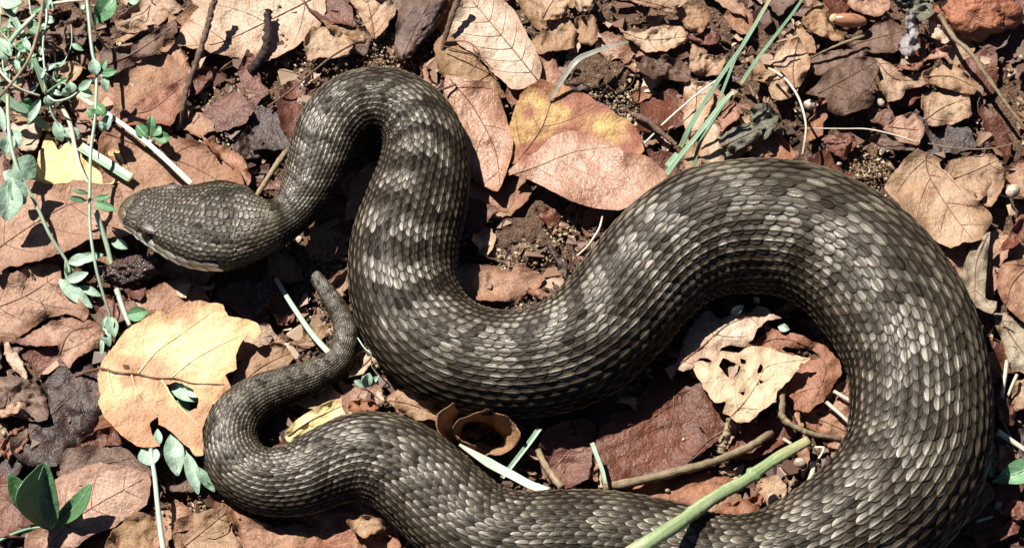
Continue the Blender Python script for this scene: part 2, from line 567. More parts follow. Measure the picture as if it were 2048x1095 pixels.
def qz(ox, oy, k, pts):
    """points noted on an enlargement of factor k with its corner at ox, oy"""
    return [(ox + p[0] / k, oy + p[1] / k) for p in pts]


def leaf(label, poly, z=4.0, mat='pink', rib=None, veins=0, vmat='vein_dark', rmat=None, tilt=(0, 0), wave=1.6, wl=70.0, curl=1.5, fold=0.0, quilt=0.35,
         holes=(), jag=1.5, name='fallen_leaf', cat='leaf', group=None, thick=0.00022, rib_r=1.7, parent=None, petiole=None, spacing=None, smooth=0.5, vang=0.75, edge_down=0.0, vpaths=()):
    LEAFN[0] += 1
    sd_ = LEAFN[0] * 1.37
    z = z * 1.2
    P = np.asarray([p[:2] for p in poly], float)
    cx, cy = P.mean(0)
    area = abs(0.5 * np.sum(P[:, 0] * np.roll(P[:, 1], -1) - np.roll(P[:, 0], -1) * P[:, 1]))
    sz = math.sqrt(area)
    HERO.append((P, label))
    L = [tuple(p[:2]) for p in rib] if rib else None
    vsp = 1.0
    if L:
        tot = sum(math.hypot(b[0] - a[0], b[1] - a[1]) for a, b in zip(L[:-1], L[1:]))
        vsp = tot / max(veins / 2.0 + 1, 3)

    def zf(X, Y, e):
        zz = z + tilt[0] * (X - cx) / 100 + tilt[1] * (Y - cy) / 100
        # creases: ridged waves rather than soft swells
        zz = zz + 0.6 * wave * nza(X / wl, Y / wl, sd_) + 0.9 * wave * (0.30 - np.abs(nza(X / (wl * .8), Y / (wl * .8), sd_ + 4))) \
            + 0.5 * wave * (0.25 - np.abs(nza(X / (wl * .33), Y / (wl * .33), sd_ + 6))) + 0.12 * wave * nza(X / (wl * .12), Y / (wl * .12), sd_ + 2)
        cm = 0.1 + 1.5 * nza(X / (sz * .45), Y / (sz * .45), sd_ + 8)
        zz = zz + curl * np.clip(1 - e * 1.3, 0, 1) ** 2 * cm * 1.6 - edge_down * np.clip(1 - e * 1.6, 0, 1) ** 2
        if L:
            d, t = seg_dist(X, Y, L)
            zz = zz + fold * d / 100.0
            zz = zz + quilt * (np.abs(np.sin(math.pi * (t - vang * d) / vsp)) - 0.6) * np.clip(d / 12, 0, 1)
        return np.maximum(zz, 0.25)
    V, F, ed, (v2, zt) = sheet(P, zf, thick, spacing, jag, holes, sd_, smooth)
    if parent is None:
        base = at(cx, cy, 0.0)
        base[2] = max(float(V[:, 2].min()), 0)
        root = empty(name, base) if L else None
        if root is not None:
            tag(root, label, cat, group)
            mesh_obj('blade', V, F, M[mat], root, attrs={'edge': ed})
        else:
            root = tag(mesh_obj(name, V, F, M[mat], None, base, attrs={'edge': ed}), label, cat, group)
            return root
    else:
        root = parent
        b_ = mesh_obj(name, V, F, M[mat], root, attrs={'edge': ed})
    if L:
        def zat(X, Y):
            X, Y = np.asarray(X), np.asarray(Y)
            d2 = (X[:, None] - v2[None, :, 0]) ** 2 + (Y[:, None] - v2[None, :, 1]) ** 2
            k = np.argsort(d2, 1)[:, :3]
            w = 1 / (np.take_along_axis(d2, k, 1) + 0.5)
            return (zt[k] * w).sum(1) / w.sum(1)
        C = spline(np.array(L), 10)
        zz = zat(C[:, 0], C[:, 1]) + 0.00008
        C3 = at(C[:, 0], C[:, 1], zz)
        rr = np.linspace(rib_r, rib_r * 0.35, len(C)) * S
        if petiole:
            Q = spline(np.array([(p[0], p[1], p[2] * 0.001) for p in petiole] + [(C[0, 0], C[0, 1], zz[0])]), 6)[:-1]
            C3 = np.concatenate([at(Q[:, 0], Q[:, 1], Q[:, 2]), C3])
            rr = np.concatenate([np.full(len(Q), rib_r * S * 1.1), rr])
        v, f = tube_mesh(C3, rr, 0.9, 6)
        mr = mesh_obj('midrib', v, f, M[rmat or vmat], root)
        for vp in vpaths:
            pts = spline(np.array(vp, float), 8)
            v, f = tube_mesh(at(pts[:, 0], pts[:, 1], zat(pts[:, 0], pts[:, 1]) + 0.00006), np.linspace(rib_r * .7, rib_r * .28, len(pts)) * S, 0.8, 5)
            mesh_obj('vein', v, f, M[vmat], root)
        if veins:
            tt = np.linspace(0.10, 0.86, veins // 2)
            n = len(C)
            for sgn in (-1, 1):
                for t in tt:
                    i = min(int((t + (0.03 if sgn > 0 else 0)) * (n - 1)), n - 2)
                    d = C[min(i + 2, n - 1)] - C[max(i - 1, 0)]
                    d /= np.linalg.norm(d)
                    nrm = np.array((-d[1], d[0])) * sgn
                    pts = [C[i]]
                    p = C[i].copy()
                    for k in range(26):
                        dr = d * (0.62 + 0.05 * k) + nrm
                        dr /= np.linalg.norm(dr)
                        p = p + dr * sz * 0.035
                        if not in_poly(np.array([p[0]]), np.array([p[1]]), P)[0]:
                            break
                        if any(in_poly(np.array([p[0]]), np.array([p[1]]), h)[0] for h in holes):
                            break
                        pts.append(p.copy())
                    if len(pts) < 4:
                        continue
                    pts = np.array(pts[:-1])
                    v, f = tube_mesh(at(pts[:, 0], pts[:, 1], zat(pts[:, 0], pts[:, 1]) + 0.00004), np.linspace(rib_r * .55, rib_r * .2, len(pts)) * S, 0.8, 5)
                    mesh_obj('vein', v, f, M[vmat], root)
    return root


def ovate(b, t, w, shape=0.45, n=7, bend=0.0):
    """outline of a simple leaf from base b to tip t (grid units), full width w"""
    b, t = np.array(b[:2], float), np.array(t[:2], float)
    d = t - b
    nrm = np.array((-d[1], d[0])) / (np.linalg.norm(d) + 1e-9)
    L, Rr = [], []
    for k in range(1, n):
        a = k / n
        wd = math.sin(math.pi * a ** (math.log(0.5) / math.log(shape))) ** 0.8 * w / 2
        cpt = b + d * a + nrm * bend * math.sin(math.pi * a)
        L.append(cpt + nrm * wd)
        Rr.append(cpt - nrm * wd)
    return [tuple(b)] + [tuple(p) for p in L] + [tuple(t)] + [tuple(p) for p in Rr[::-1]]


def stem(label, pts, r, mat, name='stem', cat=None, parent=None, flat=1.0, taper=(1, 0.7), n=8, ridge=0.0, knob=0.0, group=None, per=12, twist=0.0):
    """pts: (x, y, z mm) in grid units; r in grid units"""
    Q = spline(np.array([(p[0], p[1], p[2]) for p in pts], float), per)
    C = at(Q[:, 0], Q[:, 1], Q[:, 2] * 0.001)
    m = len(C)
    t = np.linspace(0, 1, m)
    if callable(taper):
        rr = np.array([taper(x) for x in t]) * r * S
    else:
        rr = (taper[0] + (taper[1] - taper[0]) * t) * r * S
    v, f = tube_mesh(C, rr, flat, n, ridge=ridge, knob=knob, seed=r + pts[0][0], twist=twist)
    al = np.concatenate([np.repeat(t, n), [0, 1]])
    ac = np.concatenate([np.tile(np.abs(np.arange(n) / n - 0.5) * 2, m), [0.5, 0.5]])
    at_ = {'along': al, 'across': ac}
    if parent is not None:
        return mesh_obj(name, v, f, M[mat], parent, attrs=at_)
    lo = v[:, 2].min()
    base = np.array((*C[0, :2], lo))
    return tag(mesh_obj(name, v, f, M[mat], None, base, attrs=at_), label, cat, group)
# ------------------------------------------------------------------ the snake
# centre line from the tail tip to the snout: x, y, half width (grid units), lift of the belly (mm)
PATH = [
    (568, 462, 2, 4.0), (586, 488, 4.5, 4.0), (604, 514, 7.5, 3.8), (622, 540, 10.5, 3.6), (645, 572, 15, 3.4), (668, 605, 19.5, 3.2), (687, 642, 22, 2.0), (692, 682, 26, 2.0),
    (672, 724, 30, 2.0), (628, 752, 34, 2.0), (572, 771, 39, 2.0), (516, 794, 45, 2.0), (474, 832, 52, 2.0), (460, 885, 57, 2.0),
    (481, 936, 62, 2.0), (532, 962, 67, 2.0), (600, 957, 74, 2.0), (665, 928, 82, 2.0), (727, 913, 90, 2.0), (790, 927, 95, 2.0),
    (848, 970, 98, 2.0), (905, 1024, 100, 2.0), (965, 1068, 102, 2.0), (1040, 1088, 105, 2.0), (1124, 1087, 108, 2.0),
    (1224, 1092, 110, 2.0), (1330, 1114, 112, 2.0), (1430, 1142, 114, 2.0), (1535, 1140, 118, 2.0), (1645, 1098, 126, 2.0),
    (1765, 1015, 138, 2.0), (1828, 920, 140, 2.0), (1842, 820, 138, 2.0), (1834, 725, 137, 2.0), (1810, 655, 140, 2.0),
    (1771, 592, 142, 2.0), (1720, 532, 142, 2.0), (1655, 487, 140, 2.0), (1585, 459, 140, 2.0), (1495, 453, 138, 2.0),
    (1412, 466, 134, 2.0), (1338, 508, 124, 2.0), (1278, 570, 118, 2.0), (1222, 637, 116, 2.0), (1154, 695, 116, 2.0),
    (1073, 724, 112, 2.0), (990, 727, 109, 2.0), (908, 706, 110, 2.0), (842, 654, 109, 2.0), (808, 578, 107, 2.0),
    (808, 495, 106, 2.0), (830, 415, 101, 2.4), (848, 338, 90, 3.6), (845, 272, 80, 4.2), (808, 222, 75, 5.0),
    (750, 205, 74, 6.0), (694, 222, 72, 7.0), (655, 272, 67, 8.0), (632, 338, 60, 9.0), (606, 396, 50, 10.0),
    (572, 435, 45, 10.8), (530, 451, 60, 11.0), (484, 453, 89, 11.0), (434, 451, 98, 11.0), (386, 445, 91, 11.0),
    (340, 435, 74, 11.2), (296, 423, 58, 11.4), (270, 415, 46, 11.6), (257, 412, 38, 11.8), (249, 410, 22, 12.0)]
NHEAD = 10                                        # the last points of the path are the head


def build_snake():
    P = np.array(PATH, float)
    seg = np.linalg.norm(np.diff(P[:, :2], axis=0), axis=1)
    npr = [max(2, int(s / 4.0)) for s in seg]
    Q = spline(P, npr)
    px, py, r, lift = Q[:, 0], Q[:, 1], np.maximum(Q[:, 2], 1.5), Q[:, 3]
    # lightly smoothed so that no traced kink shows
    for _ in range(14):
        for a in (px, py, r, lift):
            a[1:-1] = 0.25 * a[:-2] + 0.5 * a[1:-1] + 0.25 * a[2:]
    d_sn = np.concatenate([[0], np.cumsum(np.hypot(np.diff(px), np.diff(py)))])
    d_sn = d_sn[-1] - d_sn                          # distance from the snout, grid units
    hd = np.clip((330 - d_sn) / 110, 0, 1)          # 1 on the head, 0 on the body
    hd = hd * hd * (3 - 2 * hd)
    k_top = 0.80 * (1 - hd) + 0.42 * hd
    k_bot = 0.62 * (1 - hd) + 0.38 * hd
    k_a = 1.0 * (1 - hd) + 1.07 * hd
    a = r * k_a * S
    bt, bb = r * k_top * S, r * k_bot * S
    # the head is deep behind the eyes and keeps some depth at the snout
    bt = np.where(hd > 0.5, np.maximum(bt, np.minimum(20, 5 + d_sn * 0.45) * S), bt)
    bb = np.where(hd > 0.5, np.maximum(bb, np.minimum(22, 5 + d_sn * 0.5) * S), bb)
    zc = lift * 0.001 + bb
    C = at(px, py, zc)
    scale_d = np.linalg.norm(C - CAMP, axis=1) / DIST
    a *= scale_d
    T = np.gradient(C, axis=0)
    T /= np.linalg.norm(T, axis=1)[:, None]
    U = np.tile((0, 0, 1.0), (len(C), 1))
    U -= T * (U * T).sum(1)[:, None]
    U /= np.linalg.norm(U, axis=1)[:, None]
    D = np.cross(T, U)
    roll = R(9) * hd                               # the head is turned a little on its side
    U, D = U * np.cos(roll)[:, None] + D * np.sin(roll)[:, None], D * np.cos(roll)[:, None] - U * np.sin(roll)[:, None]
    s = np.concatenate([[0], np.cumsum(np.linalg.norm(np.diff(C, axis=0), axis=1))])
    # head bumps: brow ridges over the eyes
    def prof(ss, th):
        ii = lambda A: np.interp(ss, s, A)
        h = ii(hd)
        ca, sa = np.cos(th), np.sin(th)
        e1 = 1.0 - 0.22 * h                        # squarer section on the head
        x = np.sign(sa) * np.abs(sa) ** e1 * ii(a)
        up_ = np.sign(ca) * np.abs(ca) ** (1.0 - 0.18 * h) * np.where(ca > 0, ii(bt), ii(bb))
        dd = ii(d_sn)
        x = x * (1 - 0.16 * h * np.clip(ca, -0.35, 1) * np.clip((240 - dd) / 120, 0, 1))      # widest at the lips
        brow = np.exp(-((dd - 72) / 26) ** 2) * np.exp(-((np.abs(th) - R(47)) / R(14)) ** 2) * h
        eye = np.exp(-((dd - 76) / 17) ** 2) * np.exp(-((np.abs(th) - R(70)) / R(10)) ** 2) * h
        jaw = np.exp(-((dd - 165) / 55) ** 2) * np.exp(-((np.abs(th) - R(75)) / R(30)) ** 2) * h
        groove = np.exp(-((np.abs(th) - R(103)) / R(4)) ** 2) * h * np.clip((215 - dd) / 30, 0, 1)
        k = 1 + 0.17 * brow - 0.10 * eye + 0.03 * jaw - 0.07 * groove
        up_ = up_ + brow * 5.0 * S
        return x * k, up_ * np.where(ca > 0, 1, k)

    def frame(ss):
        f = lambda A: np.stack([np.interp(ss, s, A[:, k]) for k in range(3)], -1)
        return f(C), f(T), f(D), f(U)

    def surf(ss, th, h=0.0):
        c, t, d, u = frame(ss)
        x, y = prof(ss, th)
        x1, y1 = prof(ss, th + 0.02)
        x0, y0 = prof(ss, th - 0.02)
        tx, ty = x1 - x0, y1 - y0
        ln = np.hypot(tx, ty) + 1e-12
        nx_, ny_ = -ty / ln * -1, tx / ln * -1     # outward: rotate the tangent
        sgn = np.sign(nx_ * np.sin(th) + ny_ * np.cos(th))
        nx_, ny_ = nx_ * sgn, ny_ * sgn
        h = np.asarray(h)
        return c + d * (x + nx_ * h)[..., None] + u * (y + ny_ * h)[..., None]

    # ---- skin: one continuous surface
    nr = 44
    ths = np.linspace(-math.pi, math.pi, nr, endpoint=False)
    m = len(s)
    SS = np.repeat(s, nr)
    V = surf(SS, np.tile(ths, m))
    F = [(i * nr + k, i * nr + (k + 1) % nr, (i + 1) * nr + (k + 1) % nr, (i + 1) * nr + k) for i in range(m - 1) for k in range(nr)]
    V = np.concatenate([V, [C[0], C[-1] + T[-1] * 2.5 * S]])
    F += [(m * nr, (k + 1) % nr, k) for k in range(nr)] + [(m * nr + 1, (m - 1) * nr + k, (m - 1) * nr + (k + 1) % nr) for k in range(nr)]
    base = at(1240, 700, 0)
    snake = empty('snake', base)
    tag(snake, 'grey brown keeled viper with dark crossbands lying in loops on leaf litter', 'snake')
    sk = NT('snake_skin')
    c = sk.mix(sk.ramp(sk.noise(500, 4, 0.65), [(0.4, 0.0), (0.6, 1.0)]), (0.030, 0.022, 0.016), (0.012, 0.009, 0.007))
    sk.l(c, sk.b.inputs['Base Color'])
    sk.b.inputs['Roughness'].default_value = 0.6
    sk.bump(sk.noise(1600, 3, 0.7), 0.5, 0.0006)
    mesh_obj('body', V, F, sk.m, snake)

    # ---- scale material: colour comes with each scale, the sheen from its gloss
    sc = NT('snake_scale')
    tone = sc.attr('tone').outputs['Color']
    cc = sc.mix(sc.math('MULTIPLY', sc.ramp(sc.noise(1900, 4, 0.72), [(0.36, 1.0), (0.56, 0.0)]), 0.55), tone, (0.022, 0.015, 0.011))
    sc.l(cc, sc.b.inputs['Base Color'])
    sc.l(sc.ramp(sc.noise(700, 3, 0.6), [(0.3, 0.27), (0.7, 0.39)]), sc.b.inputs['Roughness'])
    sep = sc.n('ShaderNodeSeparateColor')
    sc.l(tone, sep.inputs[0])
    sc.l(sc.ramp(sep.outputs[0], [(0.02, 0.06), (0.16, 0.90)]), sc.b.inputs['Specular IOR Level'])
    sc.b.inputs['Specular Tint'].default_value = (1.0, 0.97, 0.98, 1)
    sc.bump(sc.noise(2600, 3, 0.7), 0.35, 0.0004)

    # ---- scales
    step = np.interp(d_sn, [0, 60, 230, 330, 520], [0.165, 0.12, 0.11, 0.172, 0.21]) * r
    step = np.maximum(step, 5.5) * S
    sig = np.concatenate([[0], np.cumsum(np.diff(s) / (0.5 * (step[1:] + step[:-1])))])
    inv = lambda x: np.interp(x, sig, s)
    NC = 35
    TH = R(150)
    dth = 2 * TH / NC
    A_ = np.array([0, 0.22, 0.48, 0.72, 0.90, 1.0])
    WD = np.array([0.42, 0.86, 1.0, 0.90, 0.58, 0.16])
    HT = np.array([0.0, 0.03, 0.055, 0.072, 0.080, 0.062])
    B_ = np.array([-1, -0.6, -0.10, 0, 0.10, 0.6, 1.0])
    na, nb = len(A_), len(B_)
    cellF = [(i * nb + k, (i + 1) * nb + k, (i + 1) * nb + k + 1, i * nb + k + 1) for i in range(na - 1) for k in range(nb - 1)]
    rnd = random.Random(3)

    def shell(sg0, th0, LN, wd, hk, keel, tone, jit=0.0, kadd=0.0):
        """one scale: sg0 in rows, LN length in rows, wd half width (rad)"""
        aa, bb_ = np.meshgrid(A_, B_, indexing='ij')
        sgm = sg0 + (0.42 - aa) * LN + jit * bb_ * 0.1
        th = th0 + bb_ * WD[:, None] * wd
        ss = inv(np.clip(sgm, 0.02, sig[-1] - 0.02))
        lm = np.interp(inv(sg0), s, step) * LN
        h = HT[:, None] * lm * hk * (1 - 0.30 * np.abs(bb_) ** 3) + keel * lm * np.clip(1 - np.abs(bb_) / 0.10, 0, 1) * np.sin(np.clip(aa * 1.08, 0, 1) * math.pi) ** 0.6
        p = surf(ss.ravel(), th.ravel(), h.ravel() + 0.00002)
        kl = (np.clip(1 - np.abs(bb_) / 0.10, 0, 1) * np.clip((aa - 0.18) * 2.5, 0, 1)).ravel()
        rim = (np.abs(bb_).ravel() > 0.9) | (aa.ravel() > 0.95)
        t = np.array(tone)
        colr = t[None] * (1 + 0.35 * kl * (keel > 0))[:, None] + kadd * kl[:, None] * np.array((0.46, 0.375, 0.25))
        colr = colr * np.where(rim, 1.12, 0.94)[:, None] * (0.42 + 0.62 * np.clip(aa.ravel() * 1.25, 0, 1))[:, None]  # overlap shading painted in: base of each scale darker, rim and tip paler
        return p, np.concatenate([colr, np.ones((len(p), 1))], 1)

    light = np.array((0.176, 0.148, 0.098))
    darkc = np.array((0.021, 0.012, 0.007))
    allscales = []
    # pattern phase follows the body thickness
    ph = np.concatenate([[0], np.cumsum(np.diff(s) / (0.90 * np.maximum(0.5 * (r[1:] + r[:-1]), 30) * S))])
    for i in range(1, int(sig[-1]) - 1):
        for j in range(NC):
            sg0 = i + (0.5 if j % 2 else 0.0)
            s0 = float(inv(sg0))
            dd = float(np.interp(s0, s, d_sn))
            rr = float(np.interp(s0, s, r))
            th0 = -TH + (j + 0.5) * dth
            at_head = dd < 300
            if dd < 13:
                continue
            if dd < 205 and abs(th0) > R(75):
                continue
            if 58 < dd < 96 and R(58) < abs(th0):
                continue
            p = float(np.interp(s0, s, ph))
            # crossbands with a ragged zigzag edge, broken up by blotches
            wob = noise.noise(Vector((p * 1.3, th0 * 1.1, 3.3)))
            zig = p + 0.20 * math.sin(th0 * 2.6 + 1.3 * math.sin(p * 0.9)) + (0.16 if 690 < float(np.interp(s0, s, px)) < 960 and 235 < float(np.interp(s0, s, py)) < 640 else 0.38) * wob + 0.07 * rnd.uniform(-1, 1)
            band = math.cos(2 * math.pi * zig)
            cx_ = float(np.interp(s0, s, px)); cy_ = float(np.interp(s0, s, py))
            thr, strong = 0.28, 0.74
            if 690 < cx_ < 960 and 235 < cy_ < 640:
                thr, strong = -0.10, 0.95
            if at_head:
                strong = 0.0
            if cx_ < 740 and cy_ > 480:
                strong = 0.45
            amt = strong / (1 + math.exp(-(band - thr) * 7.0)) * math.exp(-(th0 / R(76)) ** 4)
            nb2 = noise.noise(Vector((p * 1.5, th0 * 1.7, 11.0))) + 0.45 * noise.noise(Vector((p * 5.0, th0 * 4.0, 2.0)))
            if not at_head:
                amt = max(amt, 0.82 / (1 + math.exp(-(nb2 - 0.16) * 13.0)))
                fl = math.cos(2 * math.pi * (p + 0.5)) * math.exp(-((abs(th0) - R(88)) / R(26)) ** 2)
                amt = max(amt, 0.8 * max(fl, 0))
            amt = min(max(amt + rnd.uniform(-.13, .13), 0), 1)
            c0 = light * (1 - amt) + darkc * amt
            # flanks browner than the back, and much darker: shade put into their colour
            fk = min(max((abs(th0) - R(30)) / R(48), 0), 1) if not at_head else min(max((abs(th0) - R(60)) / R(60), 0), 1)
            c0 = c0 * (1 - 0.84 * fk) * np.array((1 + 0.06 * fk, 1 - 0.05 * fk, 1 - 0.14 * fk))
            c0 = c0 * rnd.uniform(0.68, 1.25)
            if rnd.random() < 0.05:
                c0 = c0 * 0.6
            if at_head:
                g = min(max((300 - dd) / 90, 0), 1)
                c0 = c0 * (1 - 0.42 * g) * np.array((1, 0.95, 0.84))
                # darker V and streak behind the eye
                if 70 < dd < 220 and R(58) < abs(th0) < R(80) and dd > 100:
                    c0 = c0 * 0.5
                if abs(abs(th0) - R(20 + (dd - 150) * 0.22)) < R(8) and 150 < dd < 270:
                    c0 = c0 * 0.5
            hk, keel, LN, wk = 1.0, 0.085, 1.13, 0.485
            if at_head:
                g = min(max((300 - dd) / 60, 0), 1)
                keel = 0.05
                hk = 1.0 + 0.9 * g
                LN = 1.13 - 0.08 * g
                wk = 0.485 - 0.02 * g
            jh = 3.2 if dd < 250 else 1.3
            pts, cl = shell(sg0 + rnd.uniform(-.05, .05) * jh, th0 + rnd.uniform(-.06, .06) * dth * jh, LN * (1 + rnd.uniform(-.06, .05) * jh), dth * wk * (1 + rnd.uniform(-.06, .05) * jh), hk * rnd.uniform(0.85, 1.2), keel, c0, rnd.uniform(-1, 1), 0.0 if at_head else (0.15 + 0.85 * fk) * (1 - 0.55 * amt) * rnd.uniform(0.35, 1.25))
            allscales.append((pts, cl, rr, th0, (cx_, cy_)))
    # the 300 that show largest are single parts, the others share one
    def show(q_):
        pts, cl, rr, th0, (x, y) = q_
        if not (30 < x < 2020 and 30 < y < 1040):
            return 0
        c_ = pts.reshape(na, nb, 3)
        e1 = c_[na - 1, 3] - c_[0, 3]
        e2 = c_[2, -1] - c_[2, 0]
        nrm = np.cross(e2, e1)
        return abs(float(nrm @ FWD)) if abs(th0) < R(80) else 0
    order = sorted(range(len(allscales)), key=lambda k: -show(allscales[k]))
    big = set(order[:300])
    restV, restF, restC = [], [], []
    for k, (pts, cl, *_r) in enumerate(allscales):
        if k in big:
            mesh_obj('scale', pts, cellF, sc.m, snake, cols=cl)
        else:
            o = len(restV) * na * nb
            restV.append(pts)
            restC.append(cl)
            restF += [tuple(v + o for v in f) for f in cellF]
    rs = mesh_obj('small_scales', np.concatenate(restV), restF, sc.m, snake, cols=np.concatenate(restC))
    tag(rs, kind='stuff')
    # ---- head details
    def sg_at(dd):
        return float(np.interp(np.interp(dd, d_sn[::-1], s[::-1]), s, sig))
    cream = np.array((0.78, 0.72, 0.60))
    for side in (-1, 1):
        n = 9
        for k in range(n):
            dd = 17 + k * 21.5
            st = float(np.interp(np.interp(dd, d_sn[::-1], s[::-1]), s, step))
            ln = 27 * S / st
            tone_ = cream * rnd.uniform(0.75, 1.1) * (np.array((0.72, 0.62, 0.5)) if k % 3 == 1 else 1)
            pts, cl = shell(sg_at(dd), side * R(82), ln, R(7), 1.1, 0, tone_ * 0.62)
            mesh_obj('lip_scale', pts, cellF, sc.m, snake, cols=cl)
            pts, cl = shell(sg_at(dd + 6), side * R(95), ln, R(8.5), 1.1, 0, cream * rnd.uniform(1.0, 1.3))
            mesh_obj('lip_scale', pts, cellF, sc.m, snake, cols=cl)
        # brow scale and eye
        st = float(np.interp(np.interp(70, d_sn[::-1], s[::-1]), s, step))
        pts, cl = shell(sg_at(70), side * R(47), 38 * S / st, R(10), 0.7, 0, (0.13, 0.11, 0.09))
        mesh_obj('brow_scale', pts, cellF, sc.m, snake, cols=cl)
        e = surf(np.array([np.interp(76, d_sn[::-1], s[::-1])]), np.array([side * R(70)]), np.array([1.0 * S]))[0]
        er = 12.5 * S
        ev, ef = [], []
        for a_ in range(9):
            for b_ in range(14):
                t1, t2 = math.pi * a_ / 8, 2 * math.pi * b_ / 14
                ev.append(e + er * np.array((math.sin(t1) * math.cos(t2), math.sin(t1) * math.sin(t2), math.cos(t1))))
        for a_ in range(8):
            for b_ in range(14):
                ef.append((a_ * 14 + b_, (a_ + 1) * 14 + b_, (a_ + 1) * 14 + (b_ + 1) % 14, a_ * 14 + (b_ + 1) % 14))
        em = bpy.data.materials.get('snake_eye')
        if em is None:
            x = NT('snake_eye')
            x.l(x.ramp(x.noise(900), [(0.4, (0.008, 0.005, 0.004)), (0.66, (0.05, 0.02, 0.008))]), x.b.inputs['Base Color'])
            x.b.inputs['Roughness'].default_value = 0.08
            em = x.m
        mesh_obj('eye', ev, ef, em, snake)
        nn_ = surf(np.array([np.interp(27, d_sn[::-1], s[::-1])]), np.array([side * R(66)]), np.array([0.0]))[0]
        mesh_obj('nostril', (np.array(ev) - e) * 0.30 + nn_, ef, sk.m, snake)
    # snout plate
    st = float(np.interp(np.interp(10, d_sn[::-1], s[::-1]), s, step))
    for t0, cfac in ((0, 0.5), (R(50), 0.65), (-R(50), 0.65), (R(95), 0.8), (-R(95), 0.8)):
        pts, cl = shell(sg_at(9), t0, 22 * S / st, R(25), 0.6, 0, cream * cfac * np.array((0.36, 0.28, 0.20)))
        mesh_obj('snout_scale', pts, cellF, sc.m, snake, cols=cl)
    return snake


build_snake()
